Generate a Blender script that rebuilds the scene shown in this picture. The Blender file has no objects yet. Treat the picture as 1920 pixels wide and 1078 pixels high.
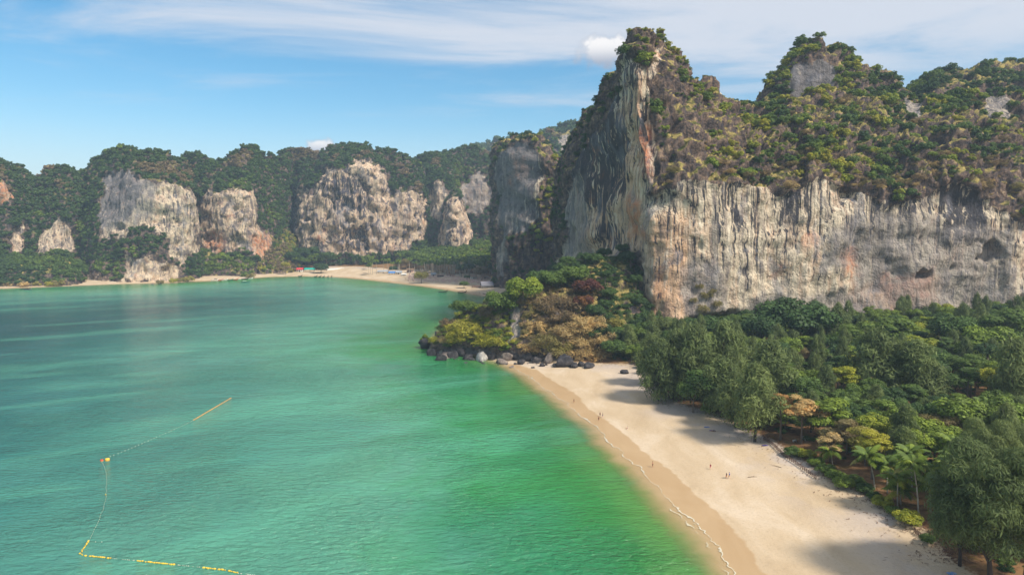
import bpy, math, random
import numpy as np
from mathutils import Vector

S = bpy.context.scene
COL = S.collection
# ------------------------------------------------------------------ camera
F = 1297.0            # focal length in photograph pixels (1920 wide)
H = 68.0              # camera height above the sea
PITCH = math.atan(112.0 / F)
cam = bpy.data.cameras.new('camera')
cam.sensor_width = 36.0
cam.lens = 36.0 * F / 1920.0
cam.clip_start = 0.5
cam.clip_end = 20000
camo = bpy.data.objects.new('camera', cam)
camo.location = (0, 0, H)
camo.rotation_euler = (math.pi / 2 - PITCH, 0, 0)
COL.objects.link(camo)
S.camera = camo

# ------------------------------------------------------------------ sun and sky
SUN_TO = Vector((0.80, -0.62, 1.08)).normalized()
SUN_EL = math.asin(SUN_TO.z)
SUN_AZ = math.atan2(SUN_TO.x, SUN_TO.y)
sun = bpy.data.lights.new('sun', 'SUN')
sun.energy = 2.9
sun.angle = math.radians(9.0)
sun.color = (1.0, 0.93, 0.82)
suno = bpy.data.objects.new('sun', sun)
suno.rotation_euler = (-SUN_TO).to_track_quat('-Z', 'Y').to_euler()
suno.location = (300, -200, 600)
COL.objects.link(suno)

W = bpy.data.worlds.new('World')
S.world = W
W.use_nodes = True
S.view_settings.view_transform = 'Standard'
S.view_settings.look = 'None'
S.view_settings.exposure = 1.02
S.view_settings.gamma = 1.0
S.view_settings.use_curve_mapping = False
S.cycles.max_bounces = 5
S.cycles.diffuse_bounces = 2
S.cycles.glossy_bounces = 2
S.cycles.transmission_bounces = 2
S.cycles.transparent_max_bounces = 8
S.cycles.volume_bounces = 0
S.cycles.caustics_reflective = False
S.cycles.caustics_refractive = False
S.cycles.use_denoising = True
S.cycles.sample_clamp_indirect = 4.0


def lin(r, g, b):
    f = lambda c: c / 12.92 if c <= 0.04045 else ((c + 0.055) / 1.055) ** 2.4
    return (f(r / 255), f(g / 255), f(b / 255), 1.0)


class NT:
    """small helper around a node tree"""
    def __init__(s, tree):
        s.t = tree
        s.n = tree.nodes
        s.l = tree.links

    def new(s, typ, **kw):
        n = s.n.new(typ)
        for k, v in kw.items():
            setattr(n, k, v)
        return n

    def put(s, sock, v):
        if isinstance(v, bpy.types.NodeSocket):
            s.l.new(v, sock)
        elif v is not None:
            sock.default_value = v

    def math(s, op, a, b=None, c=None, clamp=False):
        n = s.new('ShaderNodeMath', operation=op)
        n.use_clamp = clamp
        s.put(n.inputs[0], a)
        if b is not None:
            s.put(n.inputs[1], b)
        if c is not None:
            s.put(n.inputs[2], c)
        return n.outputs[0]

    def vmath(s, op, a, b=None):
        n = s.new('ShaderNodeVectorMath', operation=op)
        s.put(n.inputs[0], a)
        if b is not None:
            s.put(n.inputs[1], b)
        return n.outputs[1] if op in ('DOT_PRODUCT', 'LENGTH', 'DISTANCE') else n.outputs[0]

    def noise(s, vec, scale, detail=3, rough=0.55, dist=0.0):
        n = s.new('ShaderNodeTexNoise')
        s.put(n.inputs['Vector'], vec)
        s.put(n.inputs['Scale'], scale)
        n.inputs['Detail'].default_value = detail
        n.inputs['Roughness'].default_value = rough
        n.inputs['Distortion'].default_value = dist
        return n.outputs[0]

    def ramp(s, fac, stops, interp='LINEAR'):
        n = s.new('ShaderNodeValToRGB')
        cr = n.color_ramp
        cr.interpolation = interp
        while len(cr.elements) < len(stops):
            cr.elements.new(0.5)
        for e, (p, c) in zip(cr.elements, stops):
            e.position = p
            e.color = c if len(c) == 4 else (*c, 1.0)
        s.put(n.inputs[0], fac)
        return n.outputs[0]

    def step(s, v, a, b):
        n = s.new('ShaderNodeMapRange', interpolation_type='SMOOTHSTEP')
        s.put(n.inputs[0], v)
        s.put(n.inputs[1], a)
        s.put(n.inputs[2], b)
        n.inputs[3].default_value = 0.0
        n.inputs[4].default_value = 1.0
        return n.outputs[0]

    def mix(s, fac, a, b, blend='MIX'):
        n = s.new('ShaderNodeMix', data_type='RGBA', blend_type=blend)
        s.put(n.inputs[0], fac)
        s.put(n.inputs[6], a)
        s.put(n.inputs[7], b)
        return n.outputs[2]

    def attr(s, name, typ='GEOMETRY'):
        n = s.new('ShaderNodeAttribute', attribute_type=typ)
        n.attribute_name = name
        return n.outputs['Fac']

    def pos(s, scale=None):
        p = s.new('ShaderNodeNewGeometry').outputs['Position']
        if scale:
            return s.vmath('MULTIPLY', p, scale)
        return p

    def bump(s, h, strength, dist, normal=None):
        n = s.new('ShaderNodeBump')
        n.inputs['Strength'].default_value = strength
        n.inputs['Distance'].default_value = dist
        s.put(n.inputs['Height'], h)
        if normal is not None:
            s.put(n.inputs['Normal'], normal)
        return n.outputs[0]


def pixdir(px, py):
    xc, yc = (px - 960.0) / F, (539.0 - py) / F
    c, s = math.cos(PITCH), math.sin(PITCH)
    return np.array([xc, c + yc * s, -s + yc * c])


def gnd(px, py, z=0.0):
    """the point of the level z that the photograph shows at a pixel"""
    d = pixdir(px, py)
    return np.array([0, 0, H]) + d * ((z - H) / d[2])


def at(px, py, Y):
    """the point at depth Y that the photograph shows at a pixel"""
    d = pixdir(px, py)
    return np.array([0, 0, H]) + d * (Y / d[1])


def project(P):
    """pixel coordinates of world points, used to measure distances to traced features"""
    c, s = math.cos(PITCH), math.sin(PITCH)
    y, z = P[:, 1], P[:, 2] - H
    dep = y * c - z * s
    up = y * s + z * c
    dep = np.where(dep < 1, 1, dep)
    return 960 + F * P[:, 0] / dep, 539 - F * up / dep


def build_world():
    t = NT(W.node_tree)
    t.n.clear()
    out = t.new('ShaderNodeOutputWorld')
    sky = t.new('ShaderNodeTexSky', sky_type='NISHITA')
    sky.sun_disc = False
    sky.sun_elevation = SUN_EL
    sky.sun_rotation = SUN_AZ
    sky.altitude = 60
    sky.air_density = 1.0
    sky.dust_density = 0.25
    sky.ozone_density = 2.2
    hs = t.new('ShaderNodeHueSaturation')
    hs.inputs['Saturation'].default_value = 1.38
    hs.inputs['Hue'].default_value = 0.488
    t.l.new(sky.outputs[0], hs.inputs['Color'])
    bg = t.new('ShaderNodeBackground')
    bg.inputs[1].default_value = 0.072
    t.l.new(hs.outputs[0], bg.inputs[0])
    d = t.new('ShaderNodeTexCoord').outputs['Generated']
    sep = t.new('ShaderNodeSeparateXYZ')
    t.l.new(d, sep.inputs[0])
    x, y, z = sep.outputs
    # a high sheet of cirrus, laid out on a plane far above
    zz = t.math('MAXIMUM', z, 0.03)
    u = t.math('DIVIDE', x, zz)
    v = t.math('DIVIDE', y, zz)
    cmb = t.new('ShaderNodeCombineXYZ')
    t.put(cmb.inputs[0], u)
    t.put(cmb.inputs[1], v)
    pl = cmb.outputs[0]
    mp = t.new('ShaderNodeMapping')
    mp.inputs['Rotation'].default_value = (0, 0, math.radians(-52))
    mp.inputs['Scale'].default_value = (0.5, 0.85, 1)
    mp.inputs['Location'].default_value = (1.3, 0.4, 0)
    t.l.new(pl, mp.inputs[0])
    n1 = t.noise(mp.outputs[0], 0.9, 9, 0.64, 0.5)
    n2 = t.noise(pl, 0.22, 3, 0.5)
    # more veil towards the right and up
    az = t.math('ARCTAN2', x, y)
    bias = t.math('MULTIPLY_ADD', t.step(az, -0.35, 0.75), 0.42, t.math('MULTIPLY', t.step(z, 0.12, 0.34), 0.38))
    c = t.math('ADD', t.math('ADD', t.math('MULTIPLY_ADD', n1, 1.7, -0.42), t.math('MULTIPLY', n2, 0.35)), bias)
    cir = t.math('MULTIPLY', t.step(c, 0.62, 1.22), 0.9)
    cir = t.math('MULTIPLY', cir, t.step(z, 0.10, 0.24))
    # pale low band of haze
    band = t.math('MULTIPLY', t.step(z, 0.17, 0.0), 0.45)
    nb = t.noise(t.vmath('MULTIPLY', d, (3, 3, 22)), 1.0, 3, 0.5)
    band = t.math('MULTIPLY', band, t.math('MULTIPLY_ADD', nb, 1.0, 0.45), clamp=True)
    veil = t.math('MAXIMUM', cir, band)

    def puff(px, py, rx, ry, seed):
        q = Vector(pixdir(px, py)).normalized()
        right = Vector((q.y, -q.x, 0)).normalized()
        up = right.cross(q)
        a = t.vmath('DOT_PRODUCT', d, tuple(right))
        b = t.vmath('DOT_PRODUCT', d, tuple(up))
        f = t.vmath('DOT_PRODUCT', d, tuple(q))
        nz = t.noise(t.vmath('ADD', d, (seed, seed, 0)), 55.0, 5, 0.6)
        nz = t.math('MULTIPLY', t.math('SUBTRACT', nz, 0.5), 1.7)
        ra = t.math('POWER', t.math('DIVIDE', a, rx), 2.0)
        bb = t.math('DIVIDE', b, ry)
        rb = t.math('POWER', bb, 2.0)
        r = t.math('ADD', t.math('SQRT', t.math('ADD', ra, rb)), nz)
        m = t.math('MULTIPLY', t.step(r, 1.05, 0.45), t.step(f, 0.5, 0.6))
        return m, t.step(bb, -0.9, 0.5)
    p1, t1 = puff(1140, 96, 0.048, 0.024, 3.1)
    p2, t2 = puff(603, 275, 0.022, 0.013, 7.7)
    puffs = t.math('MAXIMUM', t.math('MULTIPLY', p1, 0.95), p2)
    top = t.math('MAXIMUM', t.math('MULTIPLY', p1, t1), t.math('MULTIPLY', p2, t2))
    ccol = t.mix(top, lin(150, 158, 176), lin(242, 238, 236))
    bgp = t.new('ShaderNodeBackground')
    bgp.inputs[1].default_value = 0.6
    t.l.new(ccol, bgp.inputs[0])
    bgc = t.new('ShaderNodeBackground')
    bgc.inputs[0].default_value = lin(226, 229, 238)
    bgc.inputs[1].default_value = 0.50
    m1 = t.new('ShaderNodeMixShader')
    t.put(m1.inputs[0], veil)
    t.l.new(bg.outputs[0], m1.inputs[1])
    t.l.new(bgc.outputs[0], m1.inputs[2])
    m2 = t.new('ShaderNodeMixShader')
    t.put(m2.inputs[0], puffs)
    t.l.new(m1.outputs[0], m2.inputs[1])
    t.l.new(bgp.outputs[0], m2.inputs[2])
    t.l.new(m2.outputs[0], out.inputs[0])


build_world()

# ------------------------------------------------------------------ helpers
RS = np.random.RandomState(7)
_perm = RS.permutation(256).astype(np.int64)
_perm = np.concatenate([_perm, _perm, _perm])
_grad = RS.normal(size=(256, 3))
_grad /= np.linalg.norm(_grad, axis=1)[:, None]


def perlin(p):
    i = np.floor(p).astype(np.int64)
    f = p - i
    i &= 255
    w = f * f * f * (f * (f * 6 - 15) + 10)
    out = 0
    for dx in (0, 1):
        wx = w[:, 0] if dx else 1 - w[:, 0]
        for dy in (0, 1):
            wy = w[:, 1] if dy else 1 - w[:, 1]
            for dz in (0, 1):
                wz = w[:, 2] if dz else 1 - w[:, 2]
                h = _perm[_perm[_perm[(i[:, 0] + dx) & 255] + ((i[:, 1] + dy) & 255)] + ((i[:, 2] + dz) & 255)]
                g = _grad[h]
                out = out + wx * wy * wz * ((f[:, 0] - dx) * g[:, 0] + (f[:, 1] - dy) * g[:, 1] + (f[:, 2] - dz) * g[:, 2])
    return out * 1.6


def fbm(p, octv=4, gain=0.5, lac=2.03):
    a, s, tot = 1.0, 0, 0
    p = np.array(p, float)
    for o in range(octv):
        s = s + a * perlin(p + 17.3 * o)
        tot += a
        a *= gain
        p = p * lac
    return s / tot


def ridged(p, octv=3):
    a, s, tot = 1.0, 0, 0
    p = np.array(p, float)
    for o in range(octv):
        s = s + a * (1 - 2 * np.abs(perlin(p + 9.1 * o)))
        tot += a
        a *= 0.5
        p = p * 2.1
    return s / tot


def seg_dist(P, poly, closed=False):
    """distance of 2D points to a polyline"""
    poly = np.asarray(poly, float)
    A = poly
    B = np.roll(poly, -1, 0)
    if not closed:
        A, B = poly[:-1], poly[1:]
    best = np.full(len(P), 1e18)
    for a, b in zip(A, B):
        ab = b - a
        L = max(ab @ ab, 1e-12)
        tt = np.clip(((P - a) @ ab) / L, 0, 1)
        q = P - a - tt[:, None] * ab
        best = np.minimum(best, (q * q).sum(1))
    return np.sqrt(best)


def inside(P, poly):
    poly = np.asarray(poly, float)
    r = np.zeros(len(P), bool)
    x, y = P[:, 0], P[:, 1]
    for (x1, y1), (x2, y2) in zip(poly, np.roll(poly, -1, 0)):
        if y1 == y2:
            continue
        c = ((y1 > y) != (y2 > y)) & (x < (x2 - x1) * (y - y1) / (y2 - y1) + x1)
        r ^= c
    return r


def sdist(P, poly):
    """signed distance, positive inside the closed polygon"""
    d = seg_dist(P, poly, True)
    return np.where(inside(P, poly), d, -d)


def smooth(a, lo, hi):
    x = np.clip((a - lo) / (hi - lo), 0, 1)
    return x * x * (3 - 2 * x)


def mesh_np(name, V, Fc, mat=None, smooth_shade=False, attrs=None):
    """mesh from numpy verts and equal-sized faces"""
    me = bpy.data.meshes.new(name)
    V = np.asarray(V, np.float32)
    Fc = np.asarray(Fc, np.int32)
    k = Fc.shape[1]
    me.vertices.add(len(V))
    me.vertices.foreach_set('co', V.ravel())
    me.loops.add(Fc.size)
    me.loops.foreach_set('vertex_index', Fc.ravel())
    me.polygons.add(len(Fc))
    me.polygons.foreach_set('loop_start', np.arange(0, Fc.size, k, dtype=np.int32))
    try:
        me.polygons.foreach_set('loop_total', np.full(len(Fc), k, np.int32))
    except Exception:
        pass
    me.update(calc_edges=True)
    if smooth_shade:
        me.polygons.foreach_set('use_smooth', np.ones(len(Fc), bool))
    for an, av in (attrs or {}).items():
        at_ = me.attributes.new(an, 'FLOAT', 'POINT')
        at_.data.foreach_set('value', np.asarray(av, np.float32))
    if mat:
        me.materials.append(mat)
    me.update()
    return me


def link(name, me, parent=None, loc=None):
    o = bpy.data.objects.new(name, me)
    COL.objects.link(o)
    if parent is not None:
        o.parent = parent
    if loc is not None:
        o.location = loc
    return o


def tag(o, label=None, cat=None, group=None, kind=None):
    if label:
        o['label'] = label
    if cat:
        o['category'] = cat
    if group:
        o['group'] = group
    if kind:
        o['kind'] = kind
    return o


def thing(name, label, cat, loc=(0, 0, 0), rz=0.0, group=None):
    o = bpy.data.objects.new(name, None)
    COL.objects.link(o)
    o.empty_display_size = 0.5
    o.location = loc
    o.rotation_euler = (0, 0, rz)
    return tag(o, label, cat, group)


def mat_new(name):
    m = bpy.data.materials.new(name)
    m.use_nodes = True
    t = NT(m.node_tree)
    p = m.node_tree.nodes['Principled BSDF']
    return m, t, p


def mat_plain(name, col, rough=0.8, var=0.25, scale=2.0, metal=0.0):
    """a plain surface with a little wear so that it is not one flat colour"""
    m, t, p = mat_new(name)
    co = t.new('ShaderNodeTexCoord').outputs['Object']
    n = t.noise(co, scale, 4, 0.6)
    c = t.mix(t.step(n, 0.3, 0.7), tuple(x * (1 - var) for x in col[:3]) + (1,), tuple(min(1, x * (1 + var)) for x in col[:3]) + (1,))
    t.put(p.inputs['Base Color'], c)
    p.inputs['Roughness'].default_value = rough
    p.inputs['Metallic'].default_value = metal
    t.put(p.inputs['Normal'], t.bump(n, 0.3, 0.02))
    return m


# ------------------------------------------------------------------ plan of the shore
def G2(l):
    return [tuple(gnd(a, b)[:2]) for a, b in l]


near_shore = [(1384, 1078), (1350, 1028), (1312, 985), (1277, 957), (1247, 927), (1222, 899), (1199, 874), (1176, 858), (1147, 830),
              (1124, 802), (1095, 781), (1074, 764), (1046, 744), (1022, 728), (999, 708), (975, 695), (955, 684)]
head_shore = [(938, 676), (905, 664), (870, 656), (845, 652), (830, 645), (828, 634), (838, 618), (860, 604), (890, 590),
              (920, 575), (950, 561)]
far_shore = [(930, 557), (905, 554), (870, 548), (830, 541), (790, 536), (740, 530), (690, 524), (640, 520), (600, 518.5), (560, 518),
             (520, 519), (490, 519.5), (470, 522), (430, 525), (400, 527), (340, 528), (290, 531), (230, 536), (165, 533), (140, 534),
             (125, 538), (60, 540), (0, 541), (-150, 545), (-420, 552)]
shore = [(70, -400), (60, 0), (50, 80)] + G2(near_shore + head_shore + far_shore)
land = shore + [(-1300, 800), (-4000, 1500), (-4000, 4000), (4000, 4000), (4000, -400)]
wet_edge = [(1440, 1090), (1400, 1022), (1368, 988), (1346, 962), (1295, 920), (1259, 885), (1215, 855), (1163, 808), (1141, 793),
            (1100, 764), (1082, 742), (1038, 716), (1007, 695), (965, 683)]
veg_edge = [(1130, 689), (1190, 692), (1215, 712), (1245, 752), (1290, 772), (1345, 785), (1405, 822), (1450, 840), (1490, 868), (1560, 917),
            (1640, 952), (1690, 987), (1735, 1012), (1765, 1050), (1795, 1078)]
near_beach = [(75, -400), (78, 60)] + G2(wet_edge) + [(-60, 345), (-100, 100), (0, -400)]
FOREST = G2(veg_edge) + [(95, 80), (120, -50), (420, -50), (420, 430), (60, 420), (20, 345)]


def graded(lo, a, b, hi, fine, growth=1.16, mx=160.0):
    c = list(np.arange(a, b + fine * 0.5, fine))
    s = fine
    up = [c[-1]]
    while up[-1] < hi:
        s = min(s * growth, mx)
        up.append(up[-1] + s)
    s = fine
    dn = [c[0]]
    while dn[-1] > lo:
        s = min(s * growth, mx)
        dn.append(dn[-1] - s)
    return np.array(dn[:0:-1] + c + up[1:])


def grid_faces(ny, nx):
    i = np.arange((ny - 1) * nx).reshape(ny - 1, nx)[:, :-1].ravel()
    return np.stack([i, i + 1, i + nx + 1, i + nx], 1)


def beach_height(P):
    sd = sdist(P, land)
    z = np.where(sd < 0, np.maximum(sd * 0.05, -5.0), 0)
    land_z = np.minimum(sd, 50) * 0.05 + np.clip(sd - 50, 0, 300) * 0.022
    far = P[:, 1] > 560
    land_far = np.minimum(sd, 60) * 0.05 + np.clip(sd - 60, 0, 60) * 0.03 + np.clip(sd - 120, 0, 300) * 0.13
    z = np.where(sd >= 0, np.where(far, land_far, land_z), z)
    return z, sd


_ZCACHE = {}


def ground_z(x, y):
    P = np.array([[x, y]], float)
    z, sd = beach_height(P)
    f = sdist(P, FOREST)
    return float((z + smooth(f, 0, 3) * 0.35)[0])
# ------------------------------------------------------------------ ground and water
def build_ground():
    xs = graded(-3800, -60, 200, 3800, 2.0)
    ys = graded(-380, 100, 420, 3800, 2.2)
    X, Y = np.meshgrid(xs, ys)
    P = np.stack([X.ravel(), Y.ravel()], 1)
    z, sd = beach_height(P)
    f = sdist(P, FOREST)
    near = (P[:, 1] < 430) & (P[:, 0] > -120)
    f = np.where(near, f, np.where(sd > 0, sd - 118 + 30 * fbm(np.c_[P * 0.02, P[:, :1] * 0], 2), -50))
    wet = np.where(near, sdist(P, near_beach), 6 - sd)
    z = z + smooth(f, 0, 3) * 0.35 * near
    n = fbm(np.c_[P * 0.06, P[:, :1] * 0], 3)
    z = z + np.where(sd > 3, n * 0.22 * smooth(sd, 3, 20), 0) + np.where(f > 2, n * 0.5, 0)
    m, t, p = mat_new('sand_and_soil')
    A = t.attr
    pos = t.pos()
    nbig = t.noise(pos, 0.05, 4, 0.55, 0.4)
    nstr = t.noise(t.vmath('MULTIPLY', t.pos(), (0.09, 0.035, 0.1)), 1.0, 4, 0.6, 0.5)
    nfine = t.noise(pos, 1.3, 5, 0.65)
    dry = t.ramp(nstr, [(0.3, lin(180, 157, 126)), (0.5, lin(192, 170, 140)), (0.72, lin(204, 185, 160))])
    # greyer noise patches further up the beach
    up = t.step(A('veg'), -26, -4)
    patch = t.math('MULTIPLY', t.step(t.math('ADD', nbig, t.math('MULTIPLY', nfine, 0.18)), 0.5, 0.68), up)
    dry = t.mix(t.math('MULTIPLY', patch, 0.7), dry, lin(178, 166, 158))
    dry = t.mix(t.math('MULTIPLY', t.step(nfine, 0.5, 0.7), 0.3), dry, lin(156, 134, 106))
    vor = t.new('ShaderNodeTexVoronoi', feature='F1')
    vor.inputs['Scale'].default_value = 0.6
    t.l.new(pos, vor.inputs['Vector'])
    speck = t.math('MULTIPLY', t.step(vor.outputs['Distance'], 0.2, 0.08), t.step(A('veg'), -9, -0.5))
    dry = t.mix(t.math('MULTIPLY', speck, 0.6), dry, lin(96, 72, 54))
    wcol = t.ramp(nstr, [(0.25, lin(168, 138, 100)), (0.75, lin(184, 156, 120))])
    wn = t.math('ADD', A('wet'), t.math('MULTIPLY', t.math('SUBTRACT', t.noise(pos, 0.22, 3, 0.5), 0.5), 3.0))
    wf = t.step(wn, -0.35, 0.5)
    sand = t.mix(wf, dry, wcol)
    soil = t.ramp(t.noise(pos, 0.35, 5, 0.6), [(0.3, lin(92, 66, 42)), (0.5, lin(138, 104, 70)), (0.7, lin(112, 98, 52))])
    vf = t.step(t.math('ADD', A('veg'), t.math('MULTIPLY', t.math('SUBTRACT', nfine, 0.5), 5.0)), -0.6, 1.2)
    col = t.mix(vf, sand, soil)
    t.put(p.inputs['Base Color'], col)
    t.put(p.inputs['Roughness'], t.math('MULTIPLY_ADD', wf, -0.45, 0.95))
    p.inputs['Specular IOR Level'].default_value = 0.25
    foot = t.noise(pos, 1.6, 5, 0.75)
    dune = t.noise(pos, 0.35, 4, 0.6)
    h = t.math('ADD', t.math('MULTIPLY', foot, 0.8), dune)
    b = t.new('ShaderNodeBump')
    b.inputs['Distance'].default_value = 0.35
    t.put(b.inputs['Strength'], t.math('MULTIPLY_ADD', wf, -0.5, 0.55))
    t.put(b.inputs['Height'], h)
    t.l.new(b.outputs[0], p.inputs['Normal'])
    me = mesh_np('ground', np.c_[P, z], grid_faces(len(ys), len(xs)), m, True, {'veg': f, 'wet': wet, 'shore': sd})
    tag(link('ground', me), 'pale sand beaches running up into brown soil under the trees', None, None, 'structure')


def build_water():
    xs = graded(-3800, -60, 75, 3800, 1.5)
    ys = graded(-380, 95, 400, 3700, 1.9)
    X, Y = np.meshgrid(xs, ys)
    P = np.stack([X.ravel(), Y.ravel()], 1)
    d = -sdist(P, land)
    # along-shore coordinate only wiggles the foam
    m, t, p = mat_new('sea_water')
    A = t.attr
    pos = t.pos()
    mpl = t.new('ShaderNodeMapping')
    mpl.inputs['Rotation'].default_value = (0, 0, math.radians(-30))
    t.l.new(pos, mpl.inputs[0])
    big = t.noise(pos, 0.012, 3, 0.5)
    mid = t.noise(pos, 0.05, 4, 0.6, 0.5)
    sd = A('depth')
    # depth wiggles with sand bars
    dd = t.math('ADD', sd, t.math('MULTIPLY', t.math('SUBTRACT', mid, 0.5), t.math('MULTIPLY', t.math('MINIMUM', t.math('MAXIMUM', sd, 0.0), 60.0), 1.1)))
    f = t.math('DIVIDE', dd, 260.0)
    col = t.ramp(f, [(0.0, lin(168, 160, 108)), (0.014, lin(128, 144, 78)), (0.03, lin(78, 128, 62)), (0.075, lin(44, 122, 58)), (0.15, lin(52, 134, 78)),
                     (0.28, lin(84, 148, 120)), (0.48, lin(76, 138, 120)), (0.76, lin(38, 104, 98)), (1.0, lin(18, 76, 78))])  # far stops also hold the dark reflection of the cliffs
    col = t.mix(t.math('MULTIPLY', t.step(big, 0.42, 0.62), 0.34), col, lin(22, 96, 88))
    lane = t.noise(t.vmath('MULTIPLY', mpl.outputs[0], (0.006, 0.03, 1)), 1.0, 4, 0.55, 0.6)
    col = t.mix(t.math('MULTIPLY', t.step(lane, 0.5, 0.68), 0.4), col, lin(92, 168, 138))
    # swash: thin lines of foam near the edge
    w1 = t.noise(t.vmath('MULTIPLY', t.pos(), (0.10, 0.10, 0.1)), 1.0, 2, 0.5)
    w2 = t.noise(pos, 0.9, 3, 0.7)
    w3 = t.noise(pos, 0.33, 2, 0.5)
    s = t.math('ADD', sd, t.math('MULTIPLY', t.math('SUBTRACT', w1, 0.5), 5.5))
    s = t.math('ADD', s, t.math('MULTIPLY', t.math('SUBTRACT', w3, 0.5), 2.6))

    def line(c, w, gate=None):
        e = t.math('ABSOLUTE', t.math('SUBTRACT', s, c))
        e = t.math('SUBTRACT', e, t.math('MULTIPLY', t.math('SUBTRACT', w2, 0.5), w * 1.6))
        e = t.math('DIVIDE', e, t.math('MULTIPLY_ADD', t.step(t.noise(t.vmath('ADD', t.pos(), (c * 31, 7, 0)), 0.16, 3, 0.6), 0.38, 0.66), 1.1, 0.4))
        r = t.step(e, w, w * 0.3)
        return t.math('MULTIPLY', r, gate) if gate is not None else r
    edge = line(0.5, 0.26)
    g1 = t.step(t.noise(pos, 0.055, 2, 0.5), 0.50, 0.60)
    g2 = t.step(t.noise(t.vmath('ADD', t.pos(), (40, 11, 0)), 0.05, 2, 0.5), 0.5, 0.6)
    foam = t.math('MAXIMUM', edge, line(2.0, 0.22, g1))
    # lace between the lines
    lace = t.math('MULTIPLY', t.step(w2, 0.56, 0.7), t.math('MULTIPLY', t.step(s, 3.2, 1.2), t.step(s, 0.1, 0.6)))
    foam = t.math('MAXIMUM', foam, t.math('MULTIPLY', lace, 0.7), clamp=True)
    nearonly = t.step(sd, 14.0, 8.0)
    foam = t.math('MULTIPLY', foam, t.math('MULTIPLY', nearonly, 0.68))
    sepn = t.new('ShaderNodeSeparateXYZ')
    t.l.new(t.pos(), sepn.inputs[0])
    calm = t.step(sepn.outputs[1], 480.0, 400.0)
    foam = t.math('MULTIPLY', foam, t.math('MULTIPLY_ADD', calm, 0.75, 0.25))
    base = t.mix(foam, col, lin(238, 234, 222))
    t.put(p.inputs['Base Color'], base)
    p.inputs['IOR'].default_value = 1.33
    t.put(p.inputs['Roughness'], t.math('MULTIPLY_ADD', foam, 0.7, 0.15))
    mpw = t.new('ShaderNodeMapping')
    mpw.inputs['Rotation'].default_value = (0, 0, math.radians(-24))
    mpw.inputs['Scale'].default_value = (0.45, 1.0, 1)
    t.l.new(t.pos(), mpw.inputs[0])
    # ripples: wind chop over a longer swell
    wv = t.noise(mpw.outputs[0], 0.75, 4, 0.62, 0.4)
    wv2 = t.noise(t.vmath('MULTIPLY', t.pos(), (0.45, 1.0, 1)), 0.075, 3, 0.55, 0.4)
    gust = t.step(t.noise(pos, 0.02, 3, 0.55, 0.6), 0.35, 0.68)
    h = t.math('ADD', t.math('MULTIPLY', wv, t.math('MULTIPLY_ADD', gust, 0.9, 0.5)), t.math('MULTIPLY', wv2, 1.2))
    edge_calm = t.step(sd, 0.0, 18.0)
    h = t.math('MULTIPLY', h, t.math('MULTIPLY_ADD', edge_calm, 0.75, 0.25))
    bn = t.bump(h, 1.0, 1.35)
    t.put(p.inputs['Normal'], bn)
    # the last decimetres of water let the sand show through
    tr = t.new('ShaderNodeBsdfTransparent')
    mx = t.new('ShaderNodeMixShader')
    op = t.step(s, 0.2, 11.0)
    op = t.math('MAXIMUM', t.math('MULTIPLY_ADD', op, 0.92, 0.08), foam)
    cut = t.step(s, 0.0, 0.35)
    op = t.math('MULTIPLY', op, cut)
    t.put(mx.inputs[0], op)
    t.l.new(tr.outputs[0], mx.inputs[1])
    t.l.new(p.outputs[0], mx.inputs[2])
    t.l.new(mx.outputs[0], m.node_tree.nodes['Material Output'].inputs[0])
    # only where there is sea: drop the cells well inside the land
    Fc = grid_faces(len(ys), len(xs))
    keep = d[Fc].max(1) > -5
    Fc = Fc[keep]
    used = np.unique(Fc)
    re = np.full(len(P), -1)
    re[used] = np.arange(len(used))
    me = mesh_np('sea', np.c_[P[used], np.full(len(used), 0.16)], re[Fc], m, True, {'depth': d[used]})
    tag(link('sea', me), 'calm green and turquoise sea of the bay', None, None, 'structure')


build_ground()
build_water()
# ------------------------------------------------------------------ limestone cliffs
def pz(px, Y, z):
    c, s = math.cos(PITCH), math.sin(PITCH)
    k = (z - H) / Y
    yc = (k * c + s) / (c - k * s)
    return np.array([Y * ((px - 960.0) / F) / (c + yc * s), Y, z])


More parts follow.
